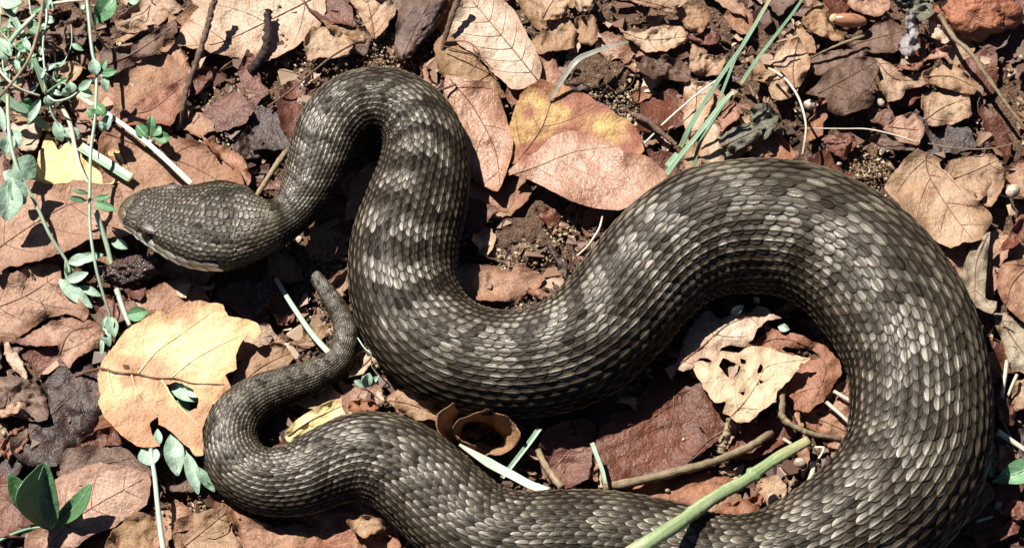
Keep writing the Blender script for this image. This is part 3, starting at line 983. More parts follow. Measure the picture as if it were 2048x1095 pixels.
# ------------------------------------------------------------------ the larger fallen leaves, from the lowest to the topmost
def build_leaves():
    L = leaf
    # --- upper left
    L('pale beige leaf lying flat under the slanting brown twig', [(352, 88), (372, 40), (405, 8), (432, -25), (640, -25), (648, 40), (615, 78), (560, 112), (520, 124), (452, 112), (400, 98)], 3.0, 'pale',
      rib=[(640, -10), (540, 40), (440, 85), (370, 92)], veins=8, wave=1.4, tilt=(-0.6, 0))
    L('small tan leaf piece tucked beside the twig near the pale beige leaf', q('A1', [(690, 130), (880, -30), (1000, -30), (1090, 50), (1000, 110), (900, 190), (720, 190)]), 2.5, 'tan', wave=2)
    L('light pink leaf with a straight raised edge beside the twig', q('A1', [(690, 690), (700, 430), (860, 350), (940, 325), (1010, 330), (1095, 400), (1120, 460), (900, 580)]), 3.5, 'pink', wave=1.2, tilt=(0, -0.8))
    L('reddish folded leaf half under the light pink leaf', q('A1', [(705, 685), (900, 570), (1070, 480), (1120, 445), (1140, 540), (1070, 680), (1020, 750), (900, 735), (760, 750)]), 4.2, 'orange', rib=q('A1', [(720, 690), (900, 660), (1060, 540)]), fold=2.5, wave=1.0, tilt=(0, 1.5))
    L('brown leaf rolled along one side above the light pink leaf', q('A1', [(600, 310), (780, 270), (900, 200), (1050, 115), (1065, 190), (1000, 260), (870, 345), (700, 435), (610, 430)]), 6.0, 'brown', rib=q('A1', [(610, 400), (800, 320), (1050, 150)]), fold=-3.0, wave=1.2)
    L('crumpled dark brown leaf in the hollow behind the green stems', q('A1', [(250, 110), (420, 60), (520, 130), (520, 240), (420, 330), (300, 330), (240, 230)]), 3.0, 'brown', wave=4, wl=30, curl=3)
    L('greyish tan leaf scrap beneath the crossing stems', q('A1', [(330, 400), (430, 370), (500, 400), (460, 470), (400, 510), (340, 470)]), 4.0, 'pale', wave=2)
    L('pinkish leaf under the tip of the drooping sprig', q('A1', [(420, 540), (560, 440), (690, 440), (700, 690), (600, 760), (500, 740), (420, 650)]), 2.0, 'pink', wave=1)
    L('small tan leaf at the foot of the bleached straw', q('A1', [(-40, 440), (60, 420), (150, 480), (160, 560), (60, 620), (-40, 600)]), 1.5, 'tan')
    L('light tan leaf piece below the wide green blades', q('A1', [(60, 640), (200, 700), (260, 790), (200, 900), (110, 890), (60, 780)]), 1.8, 'pale', wave=1.5)
    L('bright yellow leaf patch between the green blades', q('A1', [(225, 960), (250, 870), (290, 805), (350, 900), (400, 855), (465, 880), (510, 960), (640, 915), (700, 895), (765, 1010), (790, 1090), (520, 1110), (225, 1105)]), 3.0, 'lemon', wave=0.9)
    L('pinkish brown leaf with a dry seam behind the snake head', [(196, 300), (205, 262), (240, 245), (290, 268), (345, 270), (400, 284), (445, 305), (478, 335), (490, 400), (400, 420), (260, 420), (210, 380)], 3.6, 'pink',
      rib=[(210, 265), (300, 300), (400, 340), (480, 390)], veins=6, tilt=(0, 0.3), wave=1.1, curl=2.2)
    L('narrow reddish leaf edge beside the sandy soil', [(400, 270), (440, 290), (485, 315), (502, 350), (495, 375), (470, 340), (430, 305)], 4.2, 'orange', wave=1.0)
    # --- left middle
    L('broad pinkish brown leaf with a dark under-edge in front of the snout', q('B1', [(-60, -20), (120, -40), (300, 10), (500, -15), (740, 50), (800, 200), (770, 310), (640, 330), (520, 345), (420, 400), (230, 470), (80, 500), (-60, 530)]), 4.8, 'pink',
      rib=q('B1', [(-50, 420), (200, 250), (450, 120), (740, 80)]), veins=8, wave=1.3, tilt=(0, 1.2), curl=1.8)
    L('weathered tan leaf with whitish blotches below the broad pinkish leaf', q('B1', [(-60, 580), (60, 540), (250, 485), (350, 490), (380, 600), (530, 760), (510, 825), (400, 785), (280, 815), (170, 885), (60, 960), (-60, 980)]), 3.2, 'pink',
      rib=q('B1', [(-50, 760), (150, 680), (340, 560)]), veins=6, wave=1.5, curl=2.0, tilt=(0, -0.6))
    L('pinkish leaf with a curled dark rim beside the drooping leaflets', q('B1', [(60, 960), (200, 895), (300, 835), (420, 810), (560, 830), (630, 900), (600, 985), (470, 1040), (420, 1110), (370, 1060), (340, 975), (200, 975)]), 3.4, 'pink',
      rib=q('B1', [(350, 1040), (420, 900), (560, 860)]), veins=4, wave=1.2)
    L('rosy leaf half covered by the big yellow leaf', q('B1', [(770, 690), (900, 640), (1000, 590), (1110, 565), (1200, 620), (1260, 720), (1100, 800), (900, 800), (800, 770)]), 2.5, 'pink', wave=1.0)
    # --- lower left
    L('large dark brown leathery leaf beside the big yellow leaf', q('C1', [(60, 380), (160, 200), (280, 90), (380, -10), (520, -20), (600, 60), (620, 300), (560, 400), (420, 500), (340, 600), (170, 600), (70, 520)]), 2.4, 'dark',
      rib=q('C1', [(90, 480), (300, 300), (560, 60)]), veins=6, wave=2.4, wl=50, curl=2)
    L('crumbled brown leaf with a pale torn face beside the dark leathery leaf', q('C1', [(-60, 100), (60, 60), (200, 100), (270, 160), (290, 320), (150, 330), (60, 300), (-60, 330)]), 3.6, 'brown', wave=3, wl=40, curl=2.5)
    L('whitish torn leaf flake on the crumbled brown leaf', q('C1', [(-30, 290), (20, 240), (100, 215), (150, 240), (90, 285), (20, 310)]), 6.0, 'pale', wave=1.2)
    L('rusty leaf crumb below the whitish torn flake', q('C1', [(0, 500), (60, 400), (150, 360), (170, 440), (110, 520), (40, 560)]), 2.8, 'orange', wave=3, wl=30)
    L('reddish brown leaf under the shadow of the dark green sprout', q('C1', [(-60, 640), (60, 650), (150, 760), (280, 950), (240, 1010), (-60, 1020)]), 2.6, 'red', rib=q('C1', [(-50, 700), (100, 850), (240, 990)]), veins=4, wave=1.6)
    L('brownish pink leaf between the dark leathery leaf and the green stem', q('C1', [(340, 600), (400, 505), (650, 465), (800, 520), (890, 580), (905, 670), (700, 700), (540, 720), (360, 720)]), 2.8, 'brown',
      rib=q('C1', [(360, 700), (560, 610), (860, 540)]), veins=4, wave=1.4)
    L('large pale pink leaf carrying the dark shadow of the sprout', q('C1', [(330, 690), (560, 590), (760, 600), (905, 660), (880, 830), (690, 960), (560, 1010), (440, 1095), (300, 1160), (160, 1120), (150, 1020), (260, 960), (320, 860)]), 4.0, 'pink',
      rib=q('C1', [(250, 1120), (480, 900), (860, 680)]), veins=8, wave=1.1, curl=1.6)
    L('tan leaf fragment at the foot of the upright green stem', q('C1', [(690, 970), (800, 880), (910, 900), (990, 1010), (1010, 1150), (620, 1150)]), 3.0, 'tan', wave=2)
    L('broken tan leaf beside the upright green stem below the tail loop', q('C1', [(1050, 930), (1200, 880), (1330, 835), (1405, 900), (1395, 1000), (1460, 1110), (1400, 1160), (1050, 1160)]), 3.4, 'tan', rib=q('C1', [(1060, 1120), (1200, 1010), (1360, 880)]), veins=4, wave=1.6, curl=2)
    L('smooth pinkish leaf strip under the tail loop', [(455, 1010), (512, 1040), (560, 1050), (610, 1045), (640, 1095), (560, 1120), (500, 1110), (470, 1060)], 2.6, 'pink', wave=1.6)
    L('rusty leaf lying below the rear bend of the snake', [(600, 1030), (660, 1010), (730, 1000), (790, 1050), (800, 1110), (720, 1125), (620, 1120)], 2.2, 'orange', wave=2.2, wl=40)
    L('small tan leaf bit in the crook of the rear bend', q('C2', [(540, 930), (650, 900), (770, 930), (780, 980), (650, 1030), (580, 990)]), 5.0, 'tan', wave=1.5)
    L('pointed red leaf wedge under the pale leaf below the tail', q('C1', [(560, 400), (700, 360), (830, 470), (660, 480), (450, 500)]), 2.0, 'red', wave=1.5)
    # the big yellow leaf
    L('small tan leaf end showing beside the big yellow leaf under the tail', [(455, 778), (480, 728), (500, 700), (540, 686), (572, 690), (588, 716), (566, 735), (520, 760), (470, 800)], 4.0, 'tan', rib=[(465, 785), (520, 735), (580, 705)], veins=4, wave=0.8)
    Y = lambda p: qz(180, 580, 3.129, p)
    L('big yellow leaf with brown veins and a torn hole beside the tail loop',
      Y([(45, 560), (70, 450), (130, 370), (220, 260), (330, 180), (420, 130), (490, 150), (510, 120), (600, 80), (690, 60), (760, 80), (830, 90), (865, 160), (960, 170), (1050, 210), (1070, 260), (1030, 310), (985, 285), (950, 330), (910, 400), (915, 490),
         (850, 530), (880, 610), (840, 650), (790, 690), (750, 750), (705, 860), (710, 1030), (660, 1040), (590, 960), (500, 880), (432, 835), (425, 785), (375, 830), (390, 900), (435, 975), (320, 982), (240, 940), (150, 860), (80, 780), (50, 700), (65, 650)]), 8.0, 'yellow',
      rib=Y([(70, 490), (180, 518), (300, 527), (420, 552), (530, 552), (640, 582), (760, 587), (840, 590)]), veins=0, vmat='vein_pale', rmat='vein_dark', rib_r=3.2, wave=1.3, wl=70, curl=0.7, quilt=0.0,
      vpaths=[Y(p) for p in ([(300, 520), (420, 380), (560, 280), (740, 150)], [(510, 545), (640, 440), (760, 370), (880, 310), (1000, 258)], [(260, 530), (300, 640), (380, 720), (425, 780)], [(110, 510), (140, 640), (180, 740)], [(450, 560), (530, 690), (620, 785), (690, 855)])],
      holes=[Y([(480, 590), (540, 575), (630, 610), (680, 680), (668, 740), (600, 762), (540, 700)]), Y([(205, 465), (250, 460), (255, 490), (215, 492)])], petiole=[(150, 752, 3.0), (178, 742, 5.5)], jag=1.2, smooth=0.3, tilt=(0, 0.8), thick=0.00015)
    L('narrow bright yellow leaf scrap in the gap of the tail loop', q('C2', [(170, 430), (190, 390), (240, 330), (330, 270), (420, 225), (492, 200), (505, 240), (528, 285), (460, 320), (380, 360), (280, 420), (200, 460)]), 9.0, 'lemon', rib=q('C2', [(190, 425), (330, 330), (510, 245)]), wave=0.6, jag=0.4, tilt=(0, -2))
    # --- top middle
    L('light greyish bark leaf on the sandy soil above the neck', q('A2', [(290, 240), (330, 165), (470, 175), (600, 250), (560, 335), (400, 345), (310, 360)]), 3.0, 'pale', wave=1.6)
    L('cream dry leaf fan at the end of the dark bark strip', q('A2', [(560, -30), (780, -30), (840, 60), (790, 150), (715, 240), (680, 200), (620, 90)]), 3.6, 'pale', rib=q('A2', [(710, 235), (690, 100), (660, -25)]), veins=6, fold=2, wave=1.2)
    L('dull tan leaf beneath the dry leaf fan', q('A2', [(450, 60), (560, 100), (680, 230), (620, 270), (480, 200), (400, 130)]), 2.2, 'tan', wave=2)
    L('purplish brown bark-like leaf strip slanting behind the neck arch', q('A2', [(860, 60), (920, -30), (1120, -30), (1060, 100), (1000, 220), (930, 340), (850, 350), (830, 250)]), 5.0, 'brown', rib=q('A2', [(880, 340), (960, 160), (1060, -20)]), fold=-3, wave=1.6, wl=35)
    L('large pale pink leaf with fine dark veins beside the bark strip', [(898, 60), (912, 10), (932, -25), (985, -20), (1030, 25), (1062, 80), (1085, 135), (1075, 165), (1030, 180), (990, 150), (960, 118), (920, 90)], 4.0, 'pale',
      rib=[(1075, 160), (1010, 80), (930, -15)], veins=12, wave=0.9, curl=1.0, tilt=(-0.5, 0))
    L('orange tan leaf with thin dark rootlets under the pale pink leaf', [(868, 90), (900, 62), (940, 88), (985, 140), (1010, 195), (960, 190), (905, 165), (880, 140)], 3.2, 'tan', wave=1.2)
    L('grey brown leaf fragment beside the crumbly soil clod', q('A3', [(100, 265), (180, 190), (250, 130), (330, 95), (385, 180), (370, 290), (230, 310), (150, 330)]), 3.0, 'tan', wave=2, wl=40)
    L('curled orange tan leaf leaning on the neck arch of the snake', [(893, 150), (940, 160), (985, 165), (1003, 205), (1026, 282), (1020, 322), (996, 382), (960, 368), (935, 350), (915, 290), (905, 220), (888, 182)], 6.0, 'glossy',
      rib=[(900, 158), (950, 220), (990, 300), (1000, 370)], veins=6, fold=-2.5, wave=1.2, curl=2.2, jag=0.4)
    L('rosy leaf scrap lying beside the upright loop', [(925, 350), (985, 365), (1040, 350), (1065, 385), (1020, 430), (960, 425), (925, 400)], 2.4, 'pink', wave=1.2)
    L('light pink leaf glimpsed inside the neck arch', [(695, 400), (705, 360), (740, 325), (775, 318), (765, 345), (740, 390), (715, 430), (690, 440)], 4.0, 'glossy', wave=0.6)
    L('pinkish leaf under the outer side of the upright loop', [(905, 545), (930, 528), (985, 530), (1030, 545), (1060, 570), (1040, 600), (960, 600), (915, 590)], 3.0, 'pink', wave=1.5)
    # --- top right of the middle
    L('tan leaf corner beyond the pale pink leaf', q('A3', [(150, -30), (340, -30), (320, 90), (200, 125), (160, 60)]), 5.0, 'pale', wave=1.2, rib=q('A3', [(180, 110), (260, -20)]), fold=1.5)
    L('tan curled leaf end beside the tan leaf corner', q('A3', [(360, -30), (490, -30), (470, 40), (400, 70)]), 5.0, 'tan', wave=2)
    L('square greyish leaf chip on the soil clod', q('A3', [(380, 115), (500, 95), (515, 230), (470, 280), (400, 250)]), 3.0, 'tan', wave=1.5)
    L('long tan leaf with a deep shadow under its edge', q('A3', [(620, -30), (990, -30), (985, 80), (900, 60), (760, 20)]), 7.0, 'tan', rib=q('A3', [(650, -25), (960, 50)]), veins=4, wave=1.2)
    L('yellowish crumpled leaf below the long shadowed leaf', q('A3', [(630, 170), (760, 200), (880, 155), (1020, 165), (1060, 240), (930, 305), (800, 310), (720, 250)]), 3.4, 'pale', rib=q('A3', [(650, 190), (820, 240), (1040, 220)]), veins=6, wave=2.2, wl=40)
    L('rough tan leaf beside the long shadowed leaf', q('A3', [(990, 60), (1110, 20), (1200, 110), (1150, 190), (1080, 190), (1020, 140)]), 4.0, 'tan', wave=2.2, wl=40)
    L('reddish leaf strip below the rough tan leaf', q('A3', [(1050, 215), (1230, 185), (1260, 240), (1180, 270), (1090, 260)]), 3.0, 'red', wave=2)
    L('brown leaf with a lifted pale rim beside the dark fibres', q('A3', [(740, 345), (900, 325), (1010, 360), (1080, 420), (1060, 490), (940, 480), (850, 470), (760, 420)]), 3.5, 'brown', wave=2.4, wl=40, curl=2.5)
    L('brown leaf ridge beside the leaning green grass', q('A3', [(1080, 260), (1180, 330), (1290, 330), (1240, 440), (1120, 460), (1060, 400)]), 3.0, 'tan', wave=2.6, wl=35)
    L('lavender pink leaf behind the leaning green grass', q('A3', [(1035, 475), (1110, 490), (1190, 500), (1210, 600), (1150, 740), (1060, 860), (1030, 720)]), 4.0, 'pale', rib=q('A3', [(1060, 830), (1100, 660), (1110, 500)]), veins=4, wave=1.0)
    L('small pale pink leaf at the base of the leaning grass', q('A3', [(1150, 760), (1190, 690), (1245, 750), (1280, 900), (1260, 1000), (1130, 1020)]), 4.0, 'pale', wave=1.2)
    L('reddish leaf between the grass base and the grey green leaf', q('A3', [(1240, 700), (1340, 620), (1365, 700), (1290, 760), (1250, 800)]), 4.2, 'orange', wave=1.6)
    L('dull grey green leaf beside the grass base', q('A3', [(1245, 850), (1270, 800), (1340, 760), (1450, 735), (1500, 760), (1470, 840), (1360, 895), (1290, 940)]), 6.5, 'greygreen', rib=q('A3', [(1255, 880), (1360, 830), (1490, 770)]), veins=4, fold=-2, wave=1.4)
    L('dark grey crumpled leaf against the white arching straw', q('A3', [(1440, 640), (1536, 620), (1600, 700), (1560, 800), (1480, 850), (1430, 760)]), 5.0, 'greygreen', wave=3, wl=30, curl=3)
    L('reddish leaf with bright yellow patches in the gap between the loops', q('A3', [(-40, 900), (0, 700), (60, 560), (160, 475), (250, 505), (340, 520), (430, 560), (560, 630), (640, 695), (710, 720), (775, 820), (790, 910), (680, 960), (300, 960), (150, 960), (0, 985)]), 5.2, 'flame',
      rib=q('A3', [(40, 960), (180, 760), (260, 520)]), veins=6, wave=1.2, curl=1.6, tilt=(0, -0.5))
    L('smooth pinkish brown leaf with a clear midrib touching the big loop', [(1016, 344), (1045, 318), (1075, 302), (1100, 275), (1140, 261), (1190, 270), (1235, 290), (1246, 303), (1285, 308), (1312, 325), (1335, 354), (1312, 385), (1272, 408), (1236, 420), (1190, 416), (1150, 405), (1110, 385), (1060, 360)], 8.0, 'glossy',
      rib=[(1018, 350), (1080, 330), (1150, 303), (1235, 292)], veins=10, rib_r=1.8, wave=1.1, curl=1.6, fold=-0.8, jag=0.5, tilt=(0, 1.2), vmat='vein_tan')
    # --- upper right
    L('pale pink leaf tip beside the white arching straw', q('A4', [(30, 380), (60, 290), (170, 220), (200, 240), (255, 370), (215, 480), (160, 560), (100, 450)]), 6.0, 'pale', rib=q('A4', [(160, 540), (150, 400), (180, 235)]), fold=-1.5, wave=1.0)
    L('tan shred below the pale pink leaf tip', q('A4', [(-10, 480), (80, 440), (140, 560), (110, 600), (20, 590)]), 3.5, 'tan', wave=2)
    L('brown leaf under the acorn', q('A4', [(480, 265), (600, 180), (700, 105), (800, 160), (815, 260), (760, 315), (600, 315), (530, 300)]), 4.0, 'brown', rib=q('A4', [(500, 270), (640, 230), (800, 190)]), veins=4, wave=1.6)
    L('pinkish leaf edge behind the acorn', q('A4', [(420, -30), (720, -30), (720, 60), (640, 100), (520, 60)]), 4.5, 'pink', wave=1.8)
    L('brown leaf slope beside the acorn', q('A4', [(200, 130), (260, 40), (350, 40), (360, 130), (460, 230), (380, 240), (260, 190)]), 3.2, 'tan', wave=2.2, wl=40)
    L('ragged brown leaf beneath the dull brown leaf', q('A4', [(240, 340), (360, 310), (520, 290), (600, 320), (480, 380), (320, 450), (250, 420)]), 3.0, 'brown', wave=1.6)
    L('dull brown leaf with a parallel grain above the horizontal straw', q('A4', [(225, 560), (280, 520), (360, 420), (520, 345), (640, 345), (665, 420), (605, 540), (645, 585), (610, 640), (440, 695), (370, 665), (345, 590)]), 7.0, 'brown', rib=q('A4', [(300, 560), (450, 480), (650, 370)]), veins=8, wave=1.0, jag=0.7)
    L('grey tan leaf with a notched edge beside the dull brown leaf', q('A4', [(635, 345), (760, 390), (830, 450), (930, 435), (965, 500), (830, 540), (790, 600), (720, 610), (690, 545), (660, 450)]), 5.0, 'tan', rib=q('A4', [(650, 360), (760, 470), (950, 480)]), veins=4, wave=1.6)
    L('light brown folded leaf beside the long thin twig', q('A4', [(935, 435), (1010, 395), (1110, 385), (1190, 440), (1265, 505), (1230, 560), (1140, 555), (960, 495)]), 5.2, 'tan', rib=q('A4', [(950, 460), (1100, 460), (1240, 520)]), fold=-2, wave=1.4)
    L('pinkish tan leaf above the sandy moss patch', q('A4', [(925, 560), (1100, 535), (1205, 565), (1220, 690), (1100, 745), (960, 750), (930, 660)]), 4.0, 'tan', rib=q('A4', [(940, 720), (1060, 640), (1200, 590)]), veins=4, wave=1.6, curl=2)
    L('orange curled leaf rim below the grey flake', q('A4', [(755, 390), (900, 380), (1000, 300), (1105, 275), (1070, 340), (940, 365), (910, 415), (810, 415)]), 6.5, 'orange', wave=1.4)
    L('grey flaky leaf remnant standing near the acorn', q('A4', [(780, 260), (830, 180), (820, 90), (880, 70), (900, 180), (890, 240), (910, 280), (850, 340), (800, 320)]), 8.0, 'grey', wave=2.5, wl=30, curl=2)
    L('greyish mossy leaf beside the rusty bark chunk', q('A4', [(740, -30), (980, -30), (990, 80), (930, 130), (860, 80), (780, 40)]), 6.5, 'greygreen', wave=3, wl=25)
    L('pale leaf below the greyish mossy leaf', q('A4', [(960, 130), (1040, 150), (1110, 220), (1060, 260), (980, 220)]), 4.5, 'pale', wave=1.6)
    L('small pink leaf crossed by the horizontal straw', q('A4', [(690, 770), (780, 695), (880, 680), (935, 760), (910, 870), (800, 850)]), 5.0, 'pink', rib=q('A4', [(720, 760), (900, 780)]), veins=2, wave=1.2)
    L('brown leaf below the horizontal straw', q('A4', [(600, 830), (700, 800), (900, 860), (880, 900), (700, 890)]), 3.5, 'brown', wave=1.8)
    L('russet leaf shreds beside the horizontal straw end', q('A4', [(330, 830), (420, 790), (510, 810), (530, 880), (460, 960), (360, 900)]), 3.2, 'red', wave=3, wl=25)
    L('orange tan leaf beside the sandy moss patch', q('A4', [(1040, 1060), (1100, 960), (1250, 930), (1350, 920), (1410, 1010), (1400, 1120), (1250, 1200), (1100, 1130)]), 4.2, 'tan', rib=q('A4', [(1060, 1090), (1200, 1040), (1380, 960)]), veins=4, wave=1.4)
    L('pale broad leaf with a white face beside the big loop', [(1768, 376), (1800, 330), (1836, 296), (1856, 306), (1883, 333), (1915, 365), (1942, 390), (1977, 420), (1984, 442), (1962, 478), (1930, 484), (1900, 494), (1868, 480), (1835, 445), (1800, 410)], 6.5, 'pale',
      rib=[(1850, 308), (1858, 350), (1900, 420), (1945, 478)], veins=8, wave=1.3, curl=2.2, tilt=(0, 0.4))
    # --- right
    L('pinkish leaf between the pale broad leaf and the flank', q('B4', [(1050, 420), (1110, 380), (1245, 345), (1190, 440), (1160, 570), (1110, 520)]), 3.5, 'pink', wave=1.3)
    L('dull olive leaf with a dark slot beside the big loop', q('B4', [(1165, 530), (1200, 425), (1290, 320), (1335, 295), (1320, 420), (1305, 690), (1375, 715), (1345, 785), (1250, 745), (1200, 665), (1168, 590)]), 7.0, 'olive', rib=q('B4', [(1320, 310), (1250, 480), (1240, 720)]), veins=4, wave=1.0, jag=0.5)
    L('smooth pinkish leaf beyond the dark slot', q('B4', [(1365, 590), (1400, 490), (1480, 465), (1600, 460), (1600, 860), (1450, 765), (1395, 690)]), 6.0, 'pink', rib=q('B4', [(1590, 480), (1470, 600), (1430, 730)]), veins=4, wave=1.0, jag=0.5)
    L('grey tan leaf sheet below the smooth pinkish leaf', q('B4', [(1350, 800), (1420, 775), (1500, 840), (1600, 900), (1600, 1130), (1460, 1120), (1400, 940)]), 4.0, 'olive', rib=q('B4', [(1380, 800), (1480, 950), (1590, 1100)]), veins=4, wave=1.6)
    L('rusty leaf with a black hollow near the shiny seed', q('B4', [(1390, 410), (1450, 300), (1530, 200), (1600, 180), (1600, 310), (1460, 395)]), 5.0, 'red', wave=2)
    L('tan leaf behind the shiny seed', q('B4', [(1200, 20), (1290, -80), (1420, -90), (1420, 10), (1340, 140), (1280, 110)]), 4.0, 'tan', wave=1.6)
    L('small red brown leaf leaning on the outer flank', q('C4', [(1365, 190), (1440, 195), (1490, 280), (1465, 360), (1400, 320)]), 6.0, 'red', wave=1.2)
    L('crumpled tan leaf below the thick white straw', q('C4', [(1385, 480), (1500, 520), (1530, 620), (1480, 660), (1400, 650)]), 3.4, 'tan', wave=2, wl=40)
    L('pale tan leaf among the bent straws', q('C4', [(1450, 130), (1536, 80), (1620, 120), (1600, 250), (1480, 260)]), 3.0, 'tan', wave=2)
    L('long curled dry leaf at the rear flank', q('C4', [(1135, 985), (1180, 890), (1250, 790), (1285, 690), (1330, 715), (1355, 760), (1340, 810), (1270, 880), (1200, 940)]), 7.0, 'tan', rib=q('C4', [(1145, 970), (1240, 850), (1310, 720)]), fold=3.0, wave=0.8, jag=0.5)
    L('reddish shredded leaf below the wide green shoot', q('C4', [(1390, 860), (1536, 780), (1620, 800), (1620, 920), (1500, 920), (1400, 900)]), 3.4, 'red', wave=2.4, wl=30)
    L('dark red leaf strip beside the straw splinter', q('C4', [(1150, 1060), (1250, 1010), (1400, 940), (1520, 930), (1500, 1000), (1350, 1060), (1250, 1110)]), 3.0, 'red', wave=2, wl=40)
    # --- inside the big loop
    L('dark red brown leaf between the rear loop and the curled leaf', q('C3', [(170, 420), (300, 340), (440, 320), (500, 370), (490, 500), (460, 680), (300, 740), (180, 640)]), 2.2, 'red', rib=q('C3', [(200, 680), (330, 530), (470, 380)]), fold=3, wave=2)
    L('large reddish brown leaf inside the big loop', q('C3', [(500, 480), (540, 370), (600, 300), (700, 270), (775, 180), (850, 75), (950, 45), (1130, 105), (1190, 200), (1290, 310), (1260, 420), (1120, 540), (1000, 640), (830, 690), (640, 730), (550, 720)]), 3.6, 'red',
      rib=q('C3', [(960, 50), (970, 250), (920, 450), (860, 680)]), veins=10, wave=1.4, curl=1.4, vmat='vein_dark')
    L('red leaf strip under the dead stalk inside the loop', q('C3', [(560, 750), (900, 690), (1200, 640), (1350, 690), (1300, 760), (1150, 830), (1000, 850), (700, 800)]), 2.2, 'orange', wave=1.6)
    L('reddish leaf wedge beneath the thick green stalk', q('C3', [(1190, 900), (1300, 840), (1500, 770), (1480, 860), (1380, 930), (1260, 940)]), 3.2, 'orange', wave=1.2)
    L('russet leaf behind the bent dry stalk inside the loop', q('C3', [(1290, 520), (1380, 360), (1536, 320), (1690, 300), (1700, 420), (1536, 520), (1400, 560)]), 2.6, 'red', wave=2.0)
    L('pinkish leaf crossed by pale straws against the inner flank', q('C4', [(180, 290), (300, 260), (420, 180), (500, 150), (500, 430), (380, 440), (280, 400)]), 2.8, 'pink', rib=q('C4', [(200, 310), (320, 330), (480, 400)]), veins=2, wave=1.6)
    K = lambda p: qz(1330, 580, 3.421, p)
    L('rolled orange brown leaf against the inner bend', K([(560, 380), (640, 320), (740, 265), (860, 290), (1000, 340), (1130, 400), (1200, 480), (1210, 560), (1150, 660), (1080, 760), (980, 830), (890, 820), (880, 750), (800, 700), (700, 600), (600, 480)]), 5.5, 'orange',
      rib=K([(600, 370), (800, 330), (1000, 400), (1100, 540), (1000, 800)]), veins=6, fold=-2.0, wave=1.8, wl=45, curl=1.0, holes=[K([(795, 405), (830, 382), (960, 402), (1060, 430), (1062, 462), (1000, 470), (900, 445)])], smooth=0.3)
    L('pale pink leaf curling out from under the inner bend', K([(0, 545), (90, 480), (110, 400), (150, 290), (230, 190), (300, 130), (345, 180), (400, 190), (450, 165), (560, 155), (640, 105), (720, 140), (800, 195), (700, 212), (630, 270), (600, 340), (540, 388), (440, 372), (380, 410), (372, 480), (330, 492), (290, 458), (230, 468), (190, 530), (130, 552), (60, 548)]), 7.0, 'pale',
      rib=K([(70, 530), (260, 380), (440, 230), (680, 160)]), veins=6, wave=1.5, wl=45, curl=0.9, smooth=0.3, fold=-1.0, thick=0.00015)
    L('cream yellow leaf eaten into holes inside the big loop', K([(190, 540), (230, 475), (300, 492), (362, 482), (385, 420), (500, 425), (600, 382), (720, 392), (800, 425), (995, 462), (960, 500), (915, 540), (860, 600), (820, 640), (770, 690), (760, 750), (700, 800), (640, 840), (580, 902), (490, 900), (450, 862), (400, 842), (412, 765), (340, 772), (280, 690), (240, 620)]), 9.0, 'cream',
      rib=K([(455, 855), (560, 740), (640, 620), (700, 520), (960, 470)]), veins=4, wave=1.5, wl=42, curl=0.7, vmat='vein_tan', jag=1.2, smooth=0.25, thick=0.00015, rib_r=1.3,
      holes=[K(h) for h in ([(370, 515), (395, 462), (440, 478), (520, 520), (500, 572), (455, 610), (395, 562)], [(512, 468), (552, 478), (548, 506), (520, 502)], [(628, 532), (660, 498), (672, 560), (634, 572)], [(634, 608), (678, 626), (650, 642)], [(508, 702), (545, 684), (540, 716)], [(930, 500), (960, 510), (940, 545), (918, 530)])], petiole=[(1440, 905, 4.0), (1452, 865, 6.0)])
    L('small pointed tan leaf tip under the thick rear flank', q('C3', [(620, 215), (660, 190), (740, 185), (755, 225), (735, 270), (690, 230)]), 5.0, 'tan', wave=1.0)
    L('tan leaf with a torn edge between the tail loop and the flank', q('C2', [(780, 200), (830, 160), (885, 135), (1000, 210), (1185, 290), (1170, 400), (1060, 330), (960, 325), (850, 265)]), 6.0, 'tan', rib=q('C2', [(800, 210), (950, 240), (1150, 330)]), veins=4, wave=1.2)
    L('orange scrap tucked above the crest of the rear bend', q('C2', [(540, 270), (580, 210), (700, 210), (740, 255), (640, 290)]), 4.5, 'orange', wave=1.4)
    L('pink petal-like leaf bit beside the flank above the rear bend', q('B3', [(80, 640), (180, 640), (245, 655), (230, 690), (190, 705), (130, 680)]), 6.0, 'pink', wave=0.8)


build_leaves()


